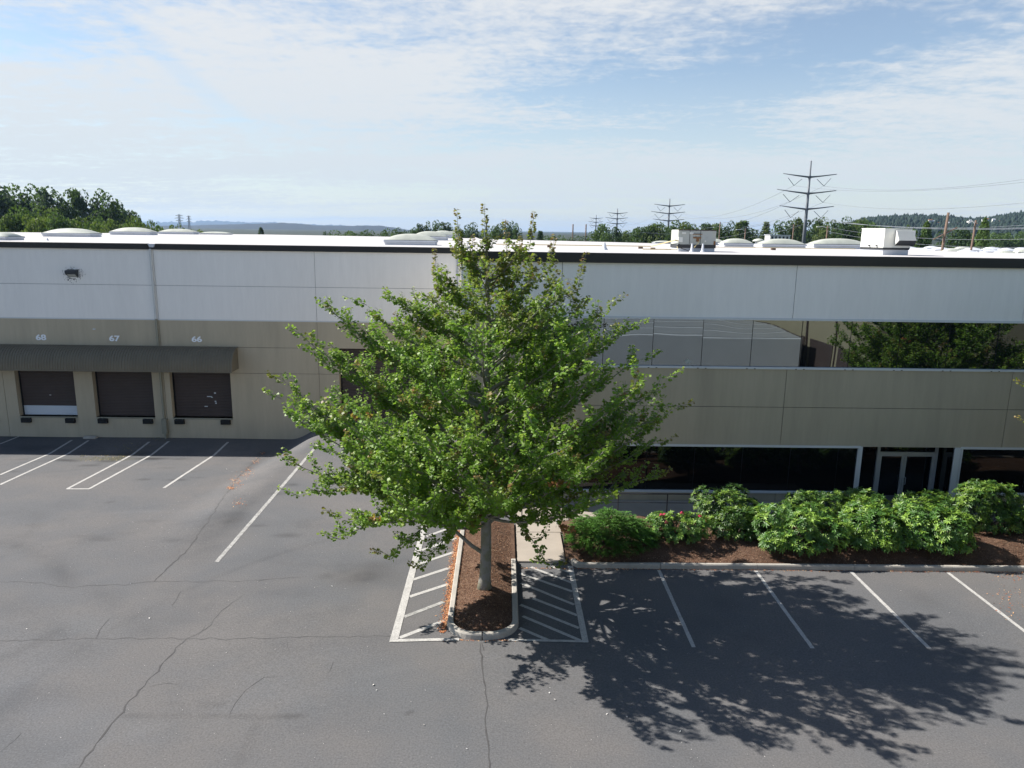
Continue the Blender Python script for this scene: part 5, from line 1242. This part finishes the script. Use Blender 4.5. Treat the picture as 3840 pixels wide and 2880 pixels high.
for (P0, P1, sag, rad, lab) in ((aty(2950,812,120), aty(4000,850,80), .8, .022, 'overhead cable crossing behind the ventilation unit, the topmost of four'),
                        (aty(3100,826,118), aty(4000,852,80), .7, .020, 'overhead cable crossing just below the topmost one on the right'),
                        (aty(3104,852,120), aty(4000,890,78), .9, .016, 'overhead cable crossing the wooded hill at mid height'),
                        (aty(3104,868,120), aty(4000,925,78), .9, .016, 'lowest overhead cable dipping towards the second warehouse roof'),
                        (aty(2400,870,150), aty(2890,835,150), 1.2, .022, 'thin overhead cable rising behind the grey rooftop unit')):
    q = MB(); span(P0, P1, sag, rad, q); o = q.build('overhead_cable', wirem); tag(o, lab, 'cable', 'utility cables on the right')
def lattice(px, pyt, D, w_, label):
    a = aty(px, pyt, D); H = a[2]+1.25; t = empty('lattice_pylon', (a[0], D, -1.25)); tag(t, label, 'pylon', 'lattice pylons'); q = MB(); R_ = .17
    for sx in (-1, 1):
        for sy in (-1, 1): q.tube([(sx*w_*.32,sy*w_*.32,0),(sx*w_*.10,sy*w_*.10,H*.72),(sx*w_*.10,sy*w_*.10,H)], R_, 4)
    n = 12
    for i in range(n):
        z0, z1 = H*i/n, H*(i+1)/n; s0 = w_*(.32-.22*min(z0/H/.72, 1)); s1 = w_*(.32-.22*min(z1/H/.72, 1))
        for sy in (-1, 1): q.tube([(-s0,sy*s0,z0),(s1,sy*s1,z1)], R_*.7, 4); q.tube([(s0,sy*s0,z0),(-s1,sy*s1,z1)], R_*.7, 4)
    q.build('tower', steel, t)
    for k in (.70, .82, .94): q = MB(); L_ = w_*(.5 if k != .82 else .62); q.tube([(-L_,0,H*k),(0,0,H*k+1.2),(L_,0,H*k)], R_, 4); q.tube([(-L_,0,H*k),(L_,0,H*k)], R_, 4); q.build('crossarm', steel, t)
lattice(671, 804, 900, 9, 'wider grey lattice pylon above the left-hand trees')
lattice(707, 809, 1000, 6, 'narrow grey lattice pylon, the right one of the two on the left')

# ------------------------------------------------------------------ behind the camera: what the windows mirror
def trailer(y, x0, x1, lab):
    t = empty('trailer', ((x0+x1)/2, y, 0)); tag(t, lab, 'trailer', 'trailers backed into the opposite docks'); hx_ = (x1-x0)/2
    q = MB(); q.cbox(-hx_, hx_, -1.3, 1.3, 1.05, 3.5, .05); q.build('body', trailerm, t)
    q = MB(); q.box(-hx_+.08, hx_-.08, -1.22, 1.22, 3.5, 3.53); q.build('roof', troofm, t)
    q = MB(); q.box(-hx_+.5, hx_-.3, -.5, .5, .85, 1.05); q.box(-hx_+2, -hx_+2.2, -.9, .9, 0, .85); q.build('chassis', darkm, t)
    for x in (hx_-1.6, hx_-2.9):
        for s in (-1, 1): q = MB(); q.tube([(x,s*.75,.5),(x,s*1.25,.5)], .5, 18); q.build('wheel', rubber, t)
for i, y in enumerate((5.1, 2.2, -.7, -3.6)): trailer(y, 3.2, 19.6, ['white box trailer nearest the warehouse, mirrored in the upper window', 'second white box trailer behind the nearest', 'third white box trailer counted from the warehouse', 'white box trailer farthest from the warehouse'][i])
t = empty('opposite_warehouse', (20.4, -10, 0)); tag(t, 'olive warehouse wing with brown dock doors, seen only mirrored in the windows', 'warehouse')
q = MB(); q.box(20.4, 60, -45, 13, -.2, 9.2); rel(q, 'wall', mat('olive_wing_paint', (.27,.25,.17), .85, var=.05, vscale=.5), t)
q = MB(); q.box(20.2, 60, -45.2, 13.2, 9.2, 9.6); rel(q, 'fascia', fascia, t)
for y in (10.2, 6.8, 3.7, 1.0, -2.0, -5.2, -12, -16, -20): q = MB(); q.box(20.34, 20.42, y-1.2, y+1.2, .9, 3.3); rel(q, 'dock_door', doorm, t)
for y in (8.5, 5.2): q = MB(); q.box(20.3, 20.42, y-.05, y+.05, 0, 9.2); rel(q, 'downspout', doorm, t)

# ------------------------------------------------------------------ air
hz = MB(); hz.box(-15800, 15800, -400, 15800, -2.4, 190); ho = hz.build('haze', None); ho.data.materials.clear()
hm = bpy.data.materials.new('haze'); hm.use_nodes = True; N = hm.node_tree.nodes; N.clear(); out = N.new('ShaderNodeOutputMaterial'); pv = N.new('ShaderNodeVolumePrincipled')
pv.inputs['Color'].default_value = (.44, .66, 1, 1); pv.inputs['Density'].default_value = .00005; pv.inputs['Anisotropy'].default_value = .2
hm.node_tree.links.new(pv.outputs[0], out.inputs['Volume']); ho.data.materials.append(hm); tag(ho, 'pale blue air haze fading the far hills', 'haze', kind='stuff')
